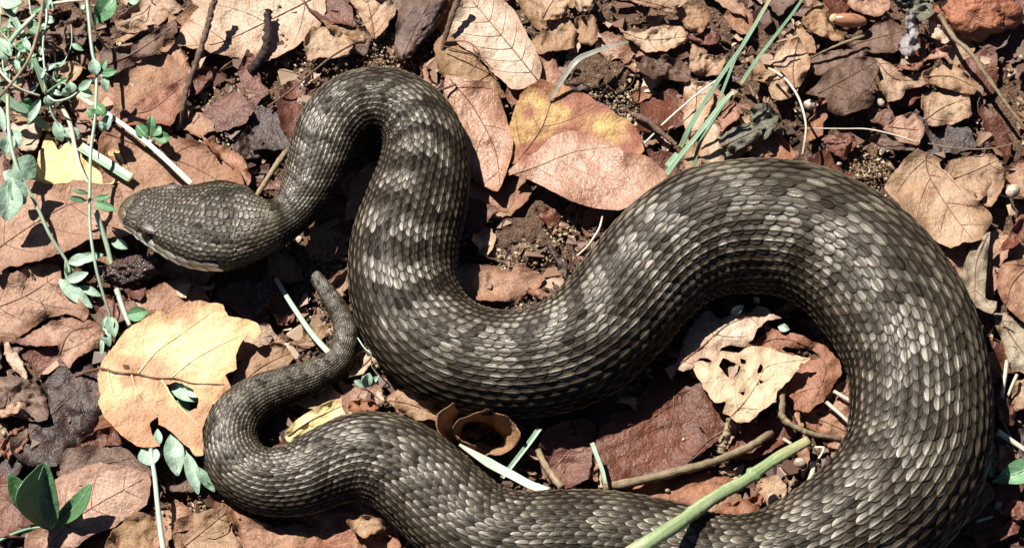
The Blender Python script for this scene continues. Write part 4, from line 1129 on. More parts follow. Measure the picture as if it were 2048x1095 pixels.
def curled_leaf():
    """a dry leaf rolled into an open scroll between the two rear loops"""
    root = empty('curled_leaf', at(965, 880, 0.002))
    tag(root, 'dry brown leaf rolled into an open scroll beside the green blade', 'leaf')
    c0 = at(958, 868, 0.007)
    ax = np.array((0.10, -0.30, 0.95)); ax /= np.linalg.norm(ax)
    e1 = np.array((1.0, 0, 0)); e1 = e1 - ax * (e1 @ ax); e1 /= np.linalg.norm(e1)
    e2 = np.cross(ax, e1)
    V, F = [], []
    na, nb = 56, 12
    for i in range(na):
        u = i / (na - 1)
        t = 2.2 + 8.6 * u
        r = (66 - 34 * u) * S
        for k in range(nb):
            w = k / (nb - 1)
            hgt = (-40 + (78 + 46 * nz(t * 0.7, 3.3) + 22 * nz(t * 2.6, 1.3) + 9 * nz(t * 8, 2.3)) * w) * S
            rr = r * (1 + 0.30 * nz(t * 0.9, w * 1.2, 5) + 0.10 * nz(t * 3.1, w * 3, 2)) * (0.80 + 0.34 * w)
            V.append(c0 + ax * hgt + e1 * rr * 1.12 * math.cos(t) + e2 * rr * 0.86 * math.sin(t))
    for i in range(na - 1):
        for k in range(nb - 1):
            F.append((i * nb + k, (i + 1) * nb + k, (i + 1) * nb + k + 1, i * nb + k + 1))
    V = np.array(V)
    V[:, 2] = np.maximum(V[:, 2], 0.0008)
    ed = np.array([min(i, na - 1 - i, k, nb - 1 - k) / 6.0 for i in range(na) for k in range(nb)])
    b = mesh_obj('blade', V, F, M['tan'], root, attrs={'edge': ed})
    so = b.modifiers.new('thickness', 'SOLIDIFY')
    so.thickness = 0.00025
    v, f = tube_mesh(V.reshape(na, nb, 3)[:, 5], 1.4 * S, 1, 6)
    mesh_obj('midrib', v, f, M['vein_dark'], root)


curled_leaf()
# ------------------------------------------------------------------ green plants, grass, straws, twigs
def plant(label, base, cat='plant', name='seedling', group=None):
    return tag(empty(name, at(base[0], base[1], 0.0)), label, cat, group)


def leaflet(parent, b, t, w, zb, zt, mat='mint', shape=0.45, rib=True, fold=-1.5, bend=0.0, name='leaflet'):
    """b, t base and tip in grid units, w width, zb and zt heights in mm"""
    b, t = np.array(b, float), np.array(t, float)
    LEAFN[0] += 1
    sd_ = LEAFN[0] * 0.73
    d = t - b
    ln = np.linalg.norm(d)
    d /= ln
    poly = ovate(b, t, w, shape, bend=bend)

    def zf(X, Y, e):
        u = ((X - b[0]) * d[0] + (Y - b[1]) * d[1]) / ln
        v = np.abs((X - b[0]) * -d[1] + (Y - b[1]) * d[0])
        return zb + (zt - zb) * u + fold * v / 20.0 * -1 + 0.5 * nza(X / 22, Y / 22, sd_) + 0.5 * np.sin(math.pi * np.clip(u, 0, 1))
    V, F, ed, (v2, z) = sheet(poly, zf, 0.00022, max(2.2, ln / 16), 0.0, (), sd_)
    o = mesh_obj(name, V, F, M[mat], parent, attrs={'edge': ed})
    if rib and ln > 30:
        k = np.linspace(0.02, 0.94, 12)
        C = b + np.outer(k * ln, d) + np.outer(np.sin(math.pi * k) * bend, (-d[1], d[0]))
        zz = np.array([z[np.argmin((v2[:, 0] - x) ** 2 + (v2[:, 1] - y) ** 2)] for x, y in C]) + 0.00005
        v, f = tube_mesh(at(C[:, 0], C[:, 1], zz), np.linspace(1.0, .4, 12) * S, 0.8, 5)
        r = mesh_obj('midrib', v, f, M['vein_green'], parent)
        r.parent = o
    return o


def lf(parent, c, bx, by, tx, ty, w, zb, zt, mat='mint', **k):
    (b, t) = q(c, [(bx, by), (tx, ty)])
    return leaflet(parent, b, t, w / 3.0 * (1.15 if c == 'A1' else 1.0), zb, zt, mat, **k)


def build_plants():
    # tall stem with paired leaflets, hanging in front of the snout
    p = plant('tall thin green stem with small paired leaflets hanging before the snake snout', (220, 700))
    s = lambda *a, **k: stem(None, *a, parent=p, **k)
    s([(172, -20, 20), (178, 40, 20), (184, 100, 19), (193, 150, 18), (190, 235, 17), (182, 300, 16), (180, 365, 15), (180, 450, 13), (190, 525, 11), (204, 580, 8), (221, 634, 5)], 4.0, 'stem_mint')
    for a in [(575, 450, 560, 350, 62, 19, 21), (590, 450, 640, 360, 40, 19, 20, 'leafgreen'), (600, 445, 705, 425, 44, 19, 21, 'leafgreen'), (625, 455, 640, 555, 44, 19, 17), (600, 440, 630, 460, 20, 19, 19),
              (575, 690, 520, 660, 50, 17, 18, 'leafgreen'), (560, 620, 635, 690, 60, 17, 17, 'leafgreen'), (640, 690, 640, 785, 50, 16, 14), (600, 720, 610, 790, 26, 16, 14)]:
        lf(p, 'A1', *a[:7], *(a[7:] or ('mint',)))
    for a in [(530, 65, 430, 40, 26, 16, 18, 'leafgreen'), (520, 110, 405, 85, 34, 15, 17, 'leafgreen'), (560, 100, 665, 80, 36, 15, 17, 'leafgreen'), (565, 120, 695, 165, 56, 15, 16, 'leafgreen')]:
        lf(p, 'B1', *a[:7], a[7])
    for a in [(655, 800, 690, 925, 78, 5, 4), (640, 800, 610, 880, 26, 5, 4), (620, 870, 660, 985, 56, 4.5, 3.5), (615, 900, 610, 1050, 26, 4, 3)]:
        lf(p, 'B1', *a)
    # second stem with a bell of broad leaflets
    p2 = plant('pale green stem with broad leaflets crossing the broad pinkish leaf', (135, 530))
    s = lambda *a, **k: stem(None, *a, parent=p2, **k)
    s([(15, 190, 20), (18, 260, 20), (28, 315, 19), (46, 360, 17), (75, 415, 14), (100, 470, 11), (133, 522, 7), (140, 545, 6)], 4.2, 'stem_mint')
    s([(133, 522, 7), (132, 545, 5), (136, 560, 4)], 4.0, 'stem_mint')
    lf(p2, 'B1', 60, -20, 40, 230, 175, 20, 15, shape=0.5)
    lf(p2, 'B1', 60, -30, 150, 130, 110, 20, 16, shape=0.5)
    for a in [(410, 480, 545, 440, 72, 7, 8), (420, 470, 620, 430, 60, 7, 9), (395, 590, 530, 540, 62, 5, 7), (350, 580, 555, 750, 88, 5, 3), (480, 620, 610, 680, 50, 4, 3.5), (400, 480, 440, 570, 60, 6, 4, 'leafgreen')]:
        lf(p2, 'B1', *a[:7], *(a[7:] or ('mint',)))
    for a in [(60, 800, 30, 930, 80, 19, 17), (60, 780, 120, 880, 80, 19, 18), (90, 960, 210, 1060, 150, 18, 15), (20, 1030, 120, 1095, 70, 17, 15), (0, 640, 30, 800, 34, 20, 20), (0, 230, 70, 340, 50, 20, 19), (-20, 250, 40, 370, 60, 20, 18)]:
        lf(p2, 'A1', *a)
    # sprig cluster in the corner
    p3 = plant('tangled green sprig with narrow leaflets among the wide blades', (85, 190))
    s = lambda *a, **k: stem(None, *a, parent=p3, **k)
    s([(92, -10, 14), (93, 40, 14), (86, 90, 13), (90, 150, 12), (92, 190, 10), (105, 230, 8), (130, 270, 5), (150, 310, 3), (170, 372, 2.5)], 2.6, 'stem_mint')
    s([(90, 188, 10), (115, 170, 14), (130, 168, 15), (140, 185, 14)], 2.2, 'stem_green')
    s([(95, 192, 10), (112, 202, 12), (140, 195, 14), (160, 180, 15)], 2.6, 'stem_mint')
    for a in [(240, 590, 165, 745, 50, 11, 8), (270, 580, 305, 650, 34, 11, 8), (330, 730, 375, 850, 60, 6, 4), (380, 770, 430, 820, 50, 5, 4), (410, 770, 480, 830, 60, 5, 4), (430, 560, 420, 490, 60, 14, 16), (470, 540, 550, 480, 46, 15, 17),
              (480, 550, 560, 570, 50, 15, 15), (130, 600, 200, 660, 70, 9, 7, 'leafgreen'), (270, 60, 300, -10, 60, 14, 16), (275, 110, 330, 130, 40, 13, 13), (250, 180, 160, 150, 60, 12, 11, 'leafgreen'), (140, 250, 110, 310, 46, 9, 8, 'leafgreen'),
              (260, 140, 270, 170, 30, 12, 12), (140, 340, 100, 420, 36, 8, 6, 'leafgreen'), (410, 580, 380, 530, 40, 12, 14)]:
        lf(p3, 'A1', *a[:7], *(a[7:] or ('mint',)))
    p4 = plant('single oval green leaf drooping on a thin brown stalk', (190, 60))
    stem(None, q('A1', [(525, -20, 16), (545, 90, 15), (575, 190, 12), (610, 250, 9), (645, 300, 5)]), 3.0, 'dry', parent=p4, name='stalk')
    lf(p4, 'A1', 680, -30, 575, 140, 110, 17, 13, 'leafgreen')
    lf(p4, 'A1', 480, 50, 505, 30, 36, 15, 16)
    lf(p4, 'A1', 770, 10, 840, -10, 50, 12, 12)
    lf(p4, 'A1', -30, -10, 130, 15, 90, 16, 18, 'mint')
    # a thicket of fine stems in the corner
    rn = random.Random(21)
    pt = plant('dense thicket of fine pale green stems with narrow leaflets around bleached straws', (50, 150))
    for k in range(11):
        x, y = rn.uniform(-30, 150), rn.uniform(-30, 120)
        a = rn.uniform(0.9, 2.2)
        z = rn.uniform(9, 18)
        pts = []
        for j in range(5):
            pts.append((x, y, max(z, 3)))
            a += rn.uniform(-.5, .5)
            ln = rn.uniform(22, 42)
            x, y, z = x + math.cos(a) * ln, y + math.sin(a) * ln, z - rn.uniform(0.3, 2.2)
        stem(None, pts, rn.uniform(1.3, 2.2), 'stem_mint', parent=pt)
        for j in range(1, 5):
            for sg in (-1, 1):
                if rn.random() < 0.75:
                    bx, by, bz = pts[j]
                    aa = a + sg * rn.uniform(.6, 1.3)
                    ll = rn.uniform(13, 30)
                    leaflet(pt, (bx, by), (bx + math.cos(aa) * ll, by + math.sin(aa) * ll), ll * rn.uniform(.28, .5), bz, bz + rn.uniform(-2, 2.5), rn.choice(['mint', 'mint', 'leafgreen']))
    # clover-like tuft on the pinkish brown leaf
    p5 = plant('clover-like tuft of four round leaflets on the bleached grass blade', (300, 275))
    for a in [(890, 830, 820, 750, 66, 8, 9, 'leafgreen'), (905, 820, 910, 690, 46, 8, 11, 'leafgreen'), (915, 820, 960, 755, 56, 8, 10, 'leafgreen'), (920, 825, 1020, 825, 62, 8, 9, 'leafgreen'), (890, 835, 930, 870, 34, 7.5, 6, 'mint')]:
        lf(p5, 'A1', *a[:8], shape=0.58)
    stem(None, q('A1', [(900, 825, 8), (880, 850, 5), (870, 880, 3)]), 1.6, 'stem_mint', parent=p5, name='stalk')
    # dark green sprout
    p6 = plant('dark glossy green sprout with three upright leaves on pale pink leaf', (97, 1055), 'sprout', 'sprout')
    stem(None, q('C1', [(-30, 1065, 3.5), (60, 1020, 4), (140, 990, 4), (210, 975, 4), (285, 968, 4.5)]), 3.6, 'stem_green', parent=p6)
    stem(None, q('C1', [(285, 985, 3.0), (300, 960, 6)]), 4.5, 'stem_mint', parent=p6)
    lf(p6, 'C1', 300, 990, 270, 580, 250, 4.5, 20, 'deepgreen', bend=-22, fold=-3)
    lf(p6, 'C1', 200, 900, 50, 650, 130, 6, 15, 'deepgreen')
    lf(p6, 'C1', 320, 960, 550, 700, 110, 5, 15, 'deepgreen', bend=8)
    lf(p6, 'C1', 310, 970, 320, 890, 40, 5, 9, 'leafgreen')
    # the upright stem with leaflets at the big yellow leaf
    p7 = plant('pale green upright stem with broad leaflets below the big yellow leaf', (325, 1095))
    stem(None, q('C1', [(985, 1130, 10), (965, 1000, 10), (945, 830, 10), (930, 680, 10), (912, 560, 10), (905, 500, 10)]), 5.6, 'stem_mint', parent=p7)
    for a in [(905, 600, 880, 470, 130, 10, 8, 'mint'), (950, 480, 945, 380, 54, 9, 9, 'mint')]:
        lf(p7, 'C1', *a)
    p8 = plant('hanging cluster of pale green leaflets between yellow leaf and tail loop', (390, 960))
    stem(None, q('C1', [(1020, 410, 7), (1080, 470, 7.5), (1130, 540, 7.5), (1180, 610, 7)]), 2.6, 'stem_mint', parent=p8)
    for a in [(1030, 410, 1065, 665, 120, 8, 5, 'mint'), (1125, 530, 1190, 775, 82, 8, 5, 'mint'), (1180, 610, 1290, 760, 64, 8, 5, 'mint'), (1110, 520, 1120, 640, 24, 8, 6, 'mint'), (1215, 690, 1285, 745, 30, 7, 5, 'leafgreen')]:
        lf(p8, 'C1', *a)
    p9 = plant('folded green leaf pair showing through the hole of the yellow leaf', (362, 790))
    for a in [(1020, 110, 1185, 215, 90, 6, 7, 'mint'), (1060, 210, 1150, 280, 60, 4, 4, 'leafgreen'), (1110, 150, 1190, 190, 40, 7, 8, 'mint')]:
        lf(p9, 'C1', *a)
    # tuft at the chin
    p10 = plant('thick green stem with one triangular leaflet under the snake chin', (230, 520))
    stem(None, q('B1', [(575, 170, 10), (600, 250, 9), (640, 370, 7), (668, 480, 5), (690, 560, 4)]), 6.0, 'blade_white', parent=p10)
    stem(None, q('B1', [(700, 640, 4), (740, 760, 4), (780, 860, 5)]), 6.0, 'stem_mint', parent=p10)
    lf(p10, 'B1', 665, 340, 770, 395, 60, 6, 5)
    lf(p10, 'B1', 760, 800, 890, 770, 90, 5, 6, 'leafgreen')
    # sprout in the middle, above the lower bend
    p11 = plant('tiny green sprout with folded leaflets above the rear bend', (735, 765), 'sprout', 'sprout')
    stem(None, q('C2', [(580, 115, 10), (650, 140, 9), (720, 185, 8), (780, 240, 7)]), 1.8, 'dry', parent=p11)
    for a in [(660, 130, 590, 90, 44, 10, 12), (660, 130, 680, 45, 60, 10, 14), (670, 130, 740, 60, 30, 10, 13), (660, 135, 640, 60, 30, 10, 13)]:
        lf(p11, 'C2', *a)
    p12 = plant('green grass shoot with a wide blade at the outer flank', (1985, 965), 'grass', 'grass_tuft')
    lf(p12, 'C4', 1340, 700, 1640, 590, 150, 7, 9, 'leafgreen', shape=0.62)
    lf(p12, 'C4', 1345, 670, 1325, 510, 56, 6, 10, 'leafgreen')
    p13 = plant('tiny pale green shoot at the inner bend of the big loop', (1490, 640), 'sprout', 'sprout')
    lf(p13, 'B3', 1310, 790, 1390, 735, 46, 8, 11)
    lf(p13, 'B3', 1380, 790, 1430, 840, 44, 8, 7)
    lf(p13, 'B3', 1450, 690, 1490, 720, 36, 9, 7)
    lf(p13, 'B4', 60, 860, 130, 880, 50, 7, 7)
    # thin tendril
    stem('thin green tendril between the tail and the thick body', q('B2', [(610, 930, 10), (650, 990, 12), (690, 1030, 12), (695, 1100, 9), (740, 1160, 7)]), 1.3, 'stem_mint', 'tendril', 'tendril')

    # --- grass blades
    def blade(label, pts, w, mat='blade', flat=0.07, taper=(1, .8), group=None):
        return stem(label, pts, w / 2.0, mat, 'grass_stalk', 'grass', None, flat, taper, 12, ridge=0.30, group=group)
    blade('long flat green blade running down beside the bleached straw', q('A1', [(30, 40, 17), (100, 140, 16), (160, 270, 15), (220, 400, 13), (275, 560, 9)]), 14)
    blade('wide flat green blade slanting below the sprig cluster', q('A1', [(-40, 520, 16), (20, 580, 14), (140, 670, 10), (290, 770, 5)]), 21)
    blade('wide cut green blade above the yellow leaf patch', q('A1', [(480, 880, 6), (640, 980, 6.5), (790, 1075, 7)]), 21, taper=(1, 1))
    blade('bright bleached green blade pointing at the snake head', q('A1', [(465, 570, 10), (560, 630, 9.5), (640, 680, 9), (860, 840, 9), (1040, 1000, 9.5), (1150, 1105, 10)]), 11, 'stem_mint', taper=(0.8, 1))
    blade('white green grass stalk on the soil beside the tail', q('B2', [(120, 575, 6), (200, 710, 6), (330, 900, 6.5), (440, 1025, 7)]), 11, 'blade_white', 0.6, taper=(0.8, 1.1))
    # leaning tuft top right
    g = 'grass blades leaning over the big loop'
    for i, (pts, w, lab) in enumerate([
        ([(1010, 890, 6), (1080, 740, 12), (1240, 480, 20), (1400, 250, 27), (1580, -60, 34)], 12, 'long green grass blade leaning with its cut end at the soil'),
        ([(925, 1050, 5), (1000, 950, 8), (1140, 780, 13), (1260, 620, 17), (1330, 550, 19)], 13, 'short broad green grass blade crossing the leaning grass'),
        ([(1085, 1020, 5), (1120, 880, 9), (1180, 770, 12), (1330, 545, 18)], 9, 'thin green grass blade with a kink next to the big loop'),
        ([(1230, 640, 8), (1290, 480, 12), (1370, 290, 16), (1480, 110, 22), (1560, -20, 26)], 7, 'narrow green grass blade running inside the leaning grass'),
        ([(1370, 510, 6), (1470, 360, 10), (1600, 190, 15), (1700, 60, 20), (1770, -50, 24)], 9, 'green grass blade leaning apart from the others'),
        ([(930, 1000, 5), (990, 920, 7)], 14, 'stubby green grass base at the edge of the big loop')]):
        blade(lab, q('A3', pts), w * 0.82, 'blade', 0.22, taper=(1.1, 0.75), group=g)
    blade('grey dry bent blade above the reddish yellow leaf', q('A3', [(225, 610, 7), (290, 500, 10), (385, 370, 14), (480, 320, 12), (590, 280, 9), (700, 250, 6)]), 14, 'dryblade', 0.08, taper=lambda t: 0.25 + 1.5 * t * (1 - t) * 1.9 if t < .5 else 0.4 + 1.1 * (1 - t))
    blade('green blade from the curled leaf to the rear body', q('C2', [(1220, 475, 13), (1330, 545, 13), (1430, 605, 13), (1536, 660, 13.5), (1650, 720, 14), (1756, 755, 15)]), 14, 'stem_mint', 0.12, taper=lambda t: 0.35 + 1.2 * min(t * 3, 1) * (1 - 0.4 * t))
    blade('straight green blade standing on the soil behind the rear body', q('C3', [(168, 375, 10), (100, 470, 9), (0, 600, 8), (-70, 690, 7)]), 11, 'stem_green', 0.12)
    blade('short pale green blade upright before the reddish brown leaf', q('C3', [(480, 465, 12), (515, 560, 11), (545, 640, 10), (560, 715, 9)]), 11, 'stem_mint', 0.12, taper=(0.8, 0.7))
    # the thick stalk lying across the body
    stem('thick pale green grass stalk lying across the rear body', q('C3', [(690, 1140, 36), (850, 1040, 36), (1000, 945, 32), (1130, 850, 25), (1250, 770, 20), (1400, 690, 16), (1480, 630, 14), (1600, 550, 12), (1780, 450, 11)]), 14.5, 'stalk', 'grass_stalk', 'grass', None, 0.6,
         lambda t: (1.0 - 0.25 * t + (0.30 * math.exp(-((t - 0.70) / 0.02) ** 2) + 0.12 * math.exp(-((t - 0.33) / 0.012) ** 2) + 0.05 * math.sin(t * 37))), 14)
    # --- straws
    st = lambda lab, pts, r, mat='straw', taper=(1, .8): stem(lab, pts, r, mat, 'straw', 'straw', None, 0.7, taper, 6)
    st('white straw arching down to the big loop', q('A4', [(5, 410, 9), (60, 440, 12), (120, 490, 14), (180, 580, 15), (215, 680, 15), (228, 780, 14), (208, 930, 11)]), 3.0)
    st('pale horizontal straw across the dark hollow', q('A4', [(235, 770, 9), (450, 772, 9), (600, 775, 8.5), (760, 810, 8), (900, 855, 7)]), 2.4, taper=(0.5, 1))
    st('thin tan straw curving beside the sandy moss patch', q('A4', [(960, 860, 6), (1100, 885, 7), (1250, 895, 7), (1400, 880, 7), (1590, 825, 6)]), 1.6, 'dry')
    st('straight pale straw leaning behind the grass', q('A3', [(895, 755, 4), (1000, 660, 7), (1120, 560, 9), (1250, 465, 12)]), 2.6)
    st('short white straw stub in the dark soil', q('A3', [(785, 870, 4), (855, 800, 6)]), 2.8)
    st('thin white straw bent against the rising body', q('B3', [(390, 440, 5), (450, 385, 7), (490, 330, 8), (525, 270, 8), (545, 195, 7)]), 2.6)
    st('white straw crossing the bent brown twig', q('A1', [(-30, 390, 15), (30, 460, 15), (90, 515, 14), (160, 550, 12), (240, 575, 10)]), 3.2)
    st('broad bleached straw leaning on the long green blade', q('A1', [(50, 265, 14), (110, 190, 17), (160, 140, 18), (215, 85, 19)]), 6.0, 'blade_white')
    st('bleached straw crossing the thin brown twig', q('A1', [(300, 25, 15), (400, 10, 16), (520, 0, 16)]), 4.0, 'straw')
    st('bleached wide straw ending on the yellow leaf patch', q('A1', [(370, 640, 6), (420, 740, 6), (450, 880, 5), (480, 1000, 5), (530, 1100, 5)]), 5.0, 'straw')
    st('thick white straw beside the outer flank', q('C4', [(1375, 395, 9), (1450, 445, 8), (1600, 545, 7)]), 6.5, 'straw')
    st('pale straw upright at the outer flank', q('C4', [(1435, -30, 6), (1420, 80, 7), (1400, 195, 6)]), 4.5, 'straw')
    st('second pale straw fanning from the outer flank', q('C4', [(1495, 55, 6), (1465, 120, 6), (1440, 185, 5)]), 3.5, 'straw')
    st('thin tan straw below the small red brown leaf', q('C4', [(1400, 320, 7), (1440, 400, 6), (1490, 560, 5)]), 2.2, 'dry')
    st('slanting straw resting on the pinkish leaf inside the loop', q('C4', [(350, 220, 6), (430, 290, 7), (500, 355, 7)]), 4.5, 'straw')
    st('upper straw beside the inner flank', q('C4', [(395, 155, 6), (500, 215, 7)]), 4.0, 'straw')
    st('bleached shred of straw below the thick green stalk', q('C4', [(270, 580, 5), (265, 650, 5), (235, 720, 4)]), 6.0, 'straw')
    st('broken straw bent over the hollow below the stalk', q('C4', [(280, 490, 6), (335, 500, 6.5), (290, 580, 5)]), 2.6, 'straw')
    st('pale straw chip under the thick green stalk', q('C4', [(90, 440, 4), (140, 470, 4)]), 4.0, 'straw')
    st('thin straw splinter below the long curled dry leaf', q('C4', [(1250, 935, 4), (1350, 905, 4)]), 3.0, 'straw')
    # --- dead stalks and twigs
    tw = lambda lab, pts, r, mat='twig', taper=(1, .7), knob=0.9, name='twig': stem(lab, pts, r, mat, name, 'twig', None, 0.9, taper, 8, knob=knob)
    tw('slanting knobbly brown twig on the pale beige leaf', q('A1', [(1300, -40, 14), (1270, 60, 13), (1245, 160, 12), (1205, 290, 10), (1165, 400, 9), (1120, 540, 7), (1090, 660, 5), (1060, 780, 3)]), 7.5, taper=(0.9, 0.7))
    tw('thin bent pale brown twig crossing the green blades', q('A1', [(262, -30, 19), (245, 100, 20), (225, 200, 20), (180, 340, 20), (110, 450, 19), (-20, 600, 17)]), 3.6, 'dry', (1, .9), 0.2)
    tw('black knobbly strip standing in for a cast shadow on the beige leaf', q('A2', [(75, 60, 7), (70, 130, 6), (72, 220, 6), (50, 310, 5), (10, 380, 5), (-40, 430, 4)]), 9.0, 'root_shadow_dark', (0.9, 1.1), 0.7)  # dark strip laid in place of a shadow cast by something unseen
    tw('dead brown stalk lying inside the big loop', q('C3', [(545, 735, 5), (700, 705, 6), (880, 665, 6.5), (1050, 620, 6.5), (1200, 580, 6), (1330, 530, 6), (1450, 475, 6), (1560, 400, 5)]), 9.0, 'dry', (1, 0.9), 0.35, 'dead_stalk')
    tw('bent dry stalk with a joint inside the loop', q('C4', [(80, 120, 8), (85, 220, 8), (85, 300, 7.5), (130, 350, 7), (210, 390, 7), (300, 420, 6.5), (440, 440, 6)]), 7.0, 'dry', (1.1, 0.7), 0.4, 'dead_stalk')
    tw('dry split stalk under the holed cream leaf', q('C3', [(1310, 320, 7), (1290, 400, 6), (1265, 470, 5), (1250, 530, 4)]), 8.5, 'dry', (0.8, 1.1), 0.8, 'dead_stalk')
    tw('curved brown stalk end beside the dark red leaf', q('C3', [(155, 505, 7), (190, 580, 7), (240, 660, 7), (300, 735, 8)]), 7.0, 'dry', (0.9, 1.0), 0.3, 'dead_stalk')
    tw('thin dark twig over the large reddish brown leaf', q('C3', [(1040, 600, 6), (1100, 530, 7), (1180, 450, 8), (1260, 400, 8)]), 2.6, 'twig', (0.7, 1), 0.3)
    tw('long thin mossy twig slanting past the rusty bark chunk', q('A4', [(1030, 90, 10), (1110, 220, 11), (1210, 310, 12), (1300, 440, 11), (1400, 580, 10), (1480, 690, 9), (1580, 810, 8)]), 4.5, 'dry', (1.3, 0.7), 0.5)
    tw('pale thin twig lying across the ragged brown leaf', q('A4', [(240, 355, 6), (330, 310, 7), (450, 260, 8), (580, 215, 8)]), 3.0, 'dry', (0.9, 1), 0.4)
    tw('tan twig end in the dark soil behind the reddish yellow leaf', q('A3', [(730, 690, 5), (820, 730, 6), (900, 800, 6), (985, 870, 5)]), 8.0, 'twig', (1, 0.6), 0.5)
    tw('thin twig lying behind the neck arch', q('A2', [(70, 640, 4), (200, 550, 5), (330, 440, 5.5), (470, 330, 6), (600, 255, 5)]), 2.6, 'twig', (0.8, 1), 0.3)
    tw('dry curved stick tip at the back of the head', [(512, 396, 10), (522, 378, 11), (536, 355, 11), (556, 325, 9), (575, 300, 6)], 6.5, 'dry', (0.8, 1), 0.3)
    tw('dark strip of bark standing beside the pale pink leaf', q('A2', [(1230, -40, 12), (1180, 80, 10), (1150, 180, 8), (1120, 280, 5), (1080, 340, 3)]), 6.0, 'twig', (1.2, 0.7), 0.5)
    tw('thin brown twig poking out beside the neck arch', q('A2', [(1040, 560, 8), (1090, 545, 9), (1150, 525, 9), (1200, 505, 9)]), 2.6, 'twig', (1, 1), 0.2)
    tw('thin curved root over the tan leaf beside the neck arch', q('A2', [(1130, 250, 7), (1260, 250, 9), (1330, 300, 9), (1340, 360, 8), (1270, 450, 7)]), 1.5, 'root', (1, 0.8), 0.0, 'rootlet')
    tw('straight thin root below the curved root', q('A2', [(1120, 275, 7), (1240, 310, 8), (1350, 345, 8), (1420, 420, 7)]), 1.5, 'root', (1, 0.8), 0.0, 'rootlet')


build_plants()


def lump(name, label, cat, c, rx, ry, rz, zc, mat, rot=0.0, rough=0.25, seed=1.0, freq=2.0, nu=28, nv=18, cap=None, parts=None, facet=0.0, noise_stretch=(1, 1, 1)):
    """an irregular rounded piece: centre (grid units), radii (grid units), height of the centre mm"""
    p0 = at(c[0], c[1], zc * 0.001)
    V, F = [], []
    for i in range(nv + 1):
        t = math.pi * i / nv
        for k in range(nu):
            a = 2 * math.pi * k / nu
            d = np.array((math.sin(t) * math.cos(a), math.sin(t) * math.sin(a), math.cos(t)))
            n1 = noise.noise(Vector(d * freq) + Vector((seed, seed * 2, 0)))
            n2 = noise.noise(Vector(d * freq * 3.1) + Vector((seed * 3, seed, 5)))
            n3 = noise.noise(Vector(d * freq * 8.0) + Vector((seed, 1, seed)))
            k_ = 1 + rough * (n1 + 0.5 * n2 + 0.25 * n3)
            v = d * k_ * np.array((rx, ry, rz)) * S
            V.append((v[0] * math.cos(rot) - v[1] * math.sin(rot), v[0] * math.sin(rot) + v[1] * math.cos(rot), v[2]))
    for i in range(nv):
        for k in range(nu):
            F.append((i * nu + k, (i + 1) * nu + k, (i + 1) * nu + (k + 1) % nu, i * nu + (k + 1) % nu))
    V = np.array(V) + p0
    V[:, 2] = np.maximum(V[:, 2], 0.0003)
    if parts is not None:
        return mesh_obj(name, V, F, M[mat], parts)
    b = p0.copy()
    b[2] = V[:, 2].min()
    return tag(mesh_obj(name, V, F, M[mat], None, b), label, cat)


def build_bits():
    ac = tag(empty('acorn', at(1692, 42, 0.004)), 'glossy orange acorn with a yellow end among the brown leaves', 'acorn')
    lump('nut', None, None, (1698, 41), 38, 15, 15, 7.5, 'acorn', -0.1, 0.04, parts=ac)
    lump('nut_scar', None, None, (1668, 38), 10, 11, 11, 7.5, 'acorn_cap', 0, 0.12, parts=ac)
    lump('bark_chunk', 'rounded rusty red bark chunk beside the mossy twig', 'bark', (1962, 22), 78, 62, 34, 6, 'bark_red', 0.3, 0.30, 3.0, 1.8, 48, 32)
    lump('bark_chunk', 'wet glossy dark bark lump under the snake chin', 'bark', (262, 540), 60, 24, 22, 4, 'bark_glossy', 0.18, 0.42, 5.0, 2.2, 48, 30)
    lump('bark_chunk', 'dark wet bark piece beside the tail tip', 'bark', (530, 590), 18, 42, 20, 3, 'bark_glossy', -0.25, 0.4, 7.0, 2.0, 36, 24)
    lump('bark_chunk', 'brown bark strip beside the pale leaf fan', 'bark', (850, 42), 26, 80, 18, 4, 'bark', -0.55, 0.35, 9.0, 2.0, 36, 28)
    lump('seed', 'shiny tan seed half hidden among leaf stalks', 'seed', (2026, 382), 16, 13, 12, 7, 'pebble', 0.8, 0.06, 2.0)
    for k, (x, y, r, lab) in enumerate([(1679, 328, 5.5, 'round white grain on the dark soil above the big loop'), (1261, 240, 6, 'bluish white grain beside the reddish yellow leaf'), (1762, 205, 10, 'cream pebble beside the notched tan leaf'), (1620, 210, 14, 'tan pebble under the dull brown leaf'),
                                       (1367, 878, 4, 'tiny white chip on the reddish brown leaf'), (8, 866, 6, 'tiny white pebble on the dark leathery leaf'), (1335, 980, 5, 'small pale grit on the red leaf strip'), (1995, 1010, 9, 'white pebble beneath the green blade'),
                                       (1546, 999, 14, 'angular grey stone chip under the rear flank'), (1600, 925, 12, 'white stone chip below the thick green stalk')]):
        lump('pebble', lab, 'pebble', (x, y), r, r * .8, r * .7, 3.5 if y > 300 else 4.5, 'pebble', k, 0.25, k * 1.7, 1.5, 14, 9)
    # dark soil clods
    for k, (x, y, rx, ry, lab) in enumerate([(1110, 70, 60, 40, 'crumbly brown soil clod between the pale leaves'), (1190, 150, 85, 55, 'fibrous dark red clod behind the bent dry blade'), (470, 215, 62, 52, 'sandy soil clod beside the neck'),
                                             (1050, 450, 90, 60, 'sandy soil clod between the upright loop and the big loop'), (1905, 275, 50, 34, 'sandy moss clod above the thin tan straw'), (650, 560, 50, 60, 'sandy soil clod beside the thin tail')]):
        o = lump('soil_clod', lab, 'soil', (x, y), rx, ry, 13, 0.0, 'bark', k * 0.3, 0.45, k * 2.3, 2.4, 60, 36)
        o.data.materials.clear()
        o.data.materials.append(SOIL)


build_bits()
# ------------------------------------------------------------------ leaf scraps, rootlets and crumbs that fill the litter
SNAKE_C = np.array([(p[0], p[1], p[2]) for p in PATH], float)


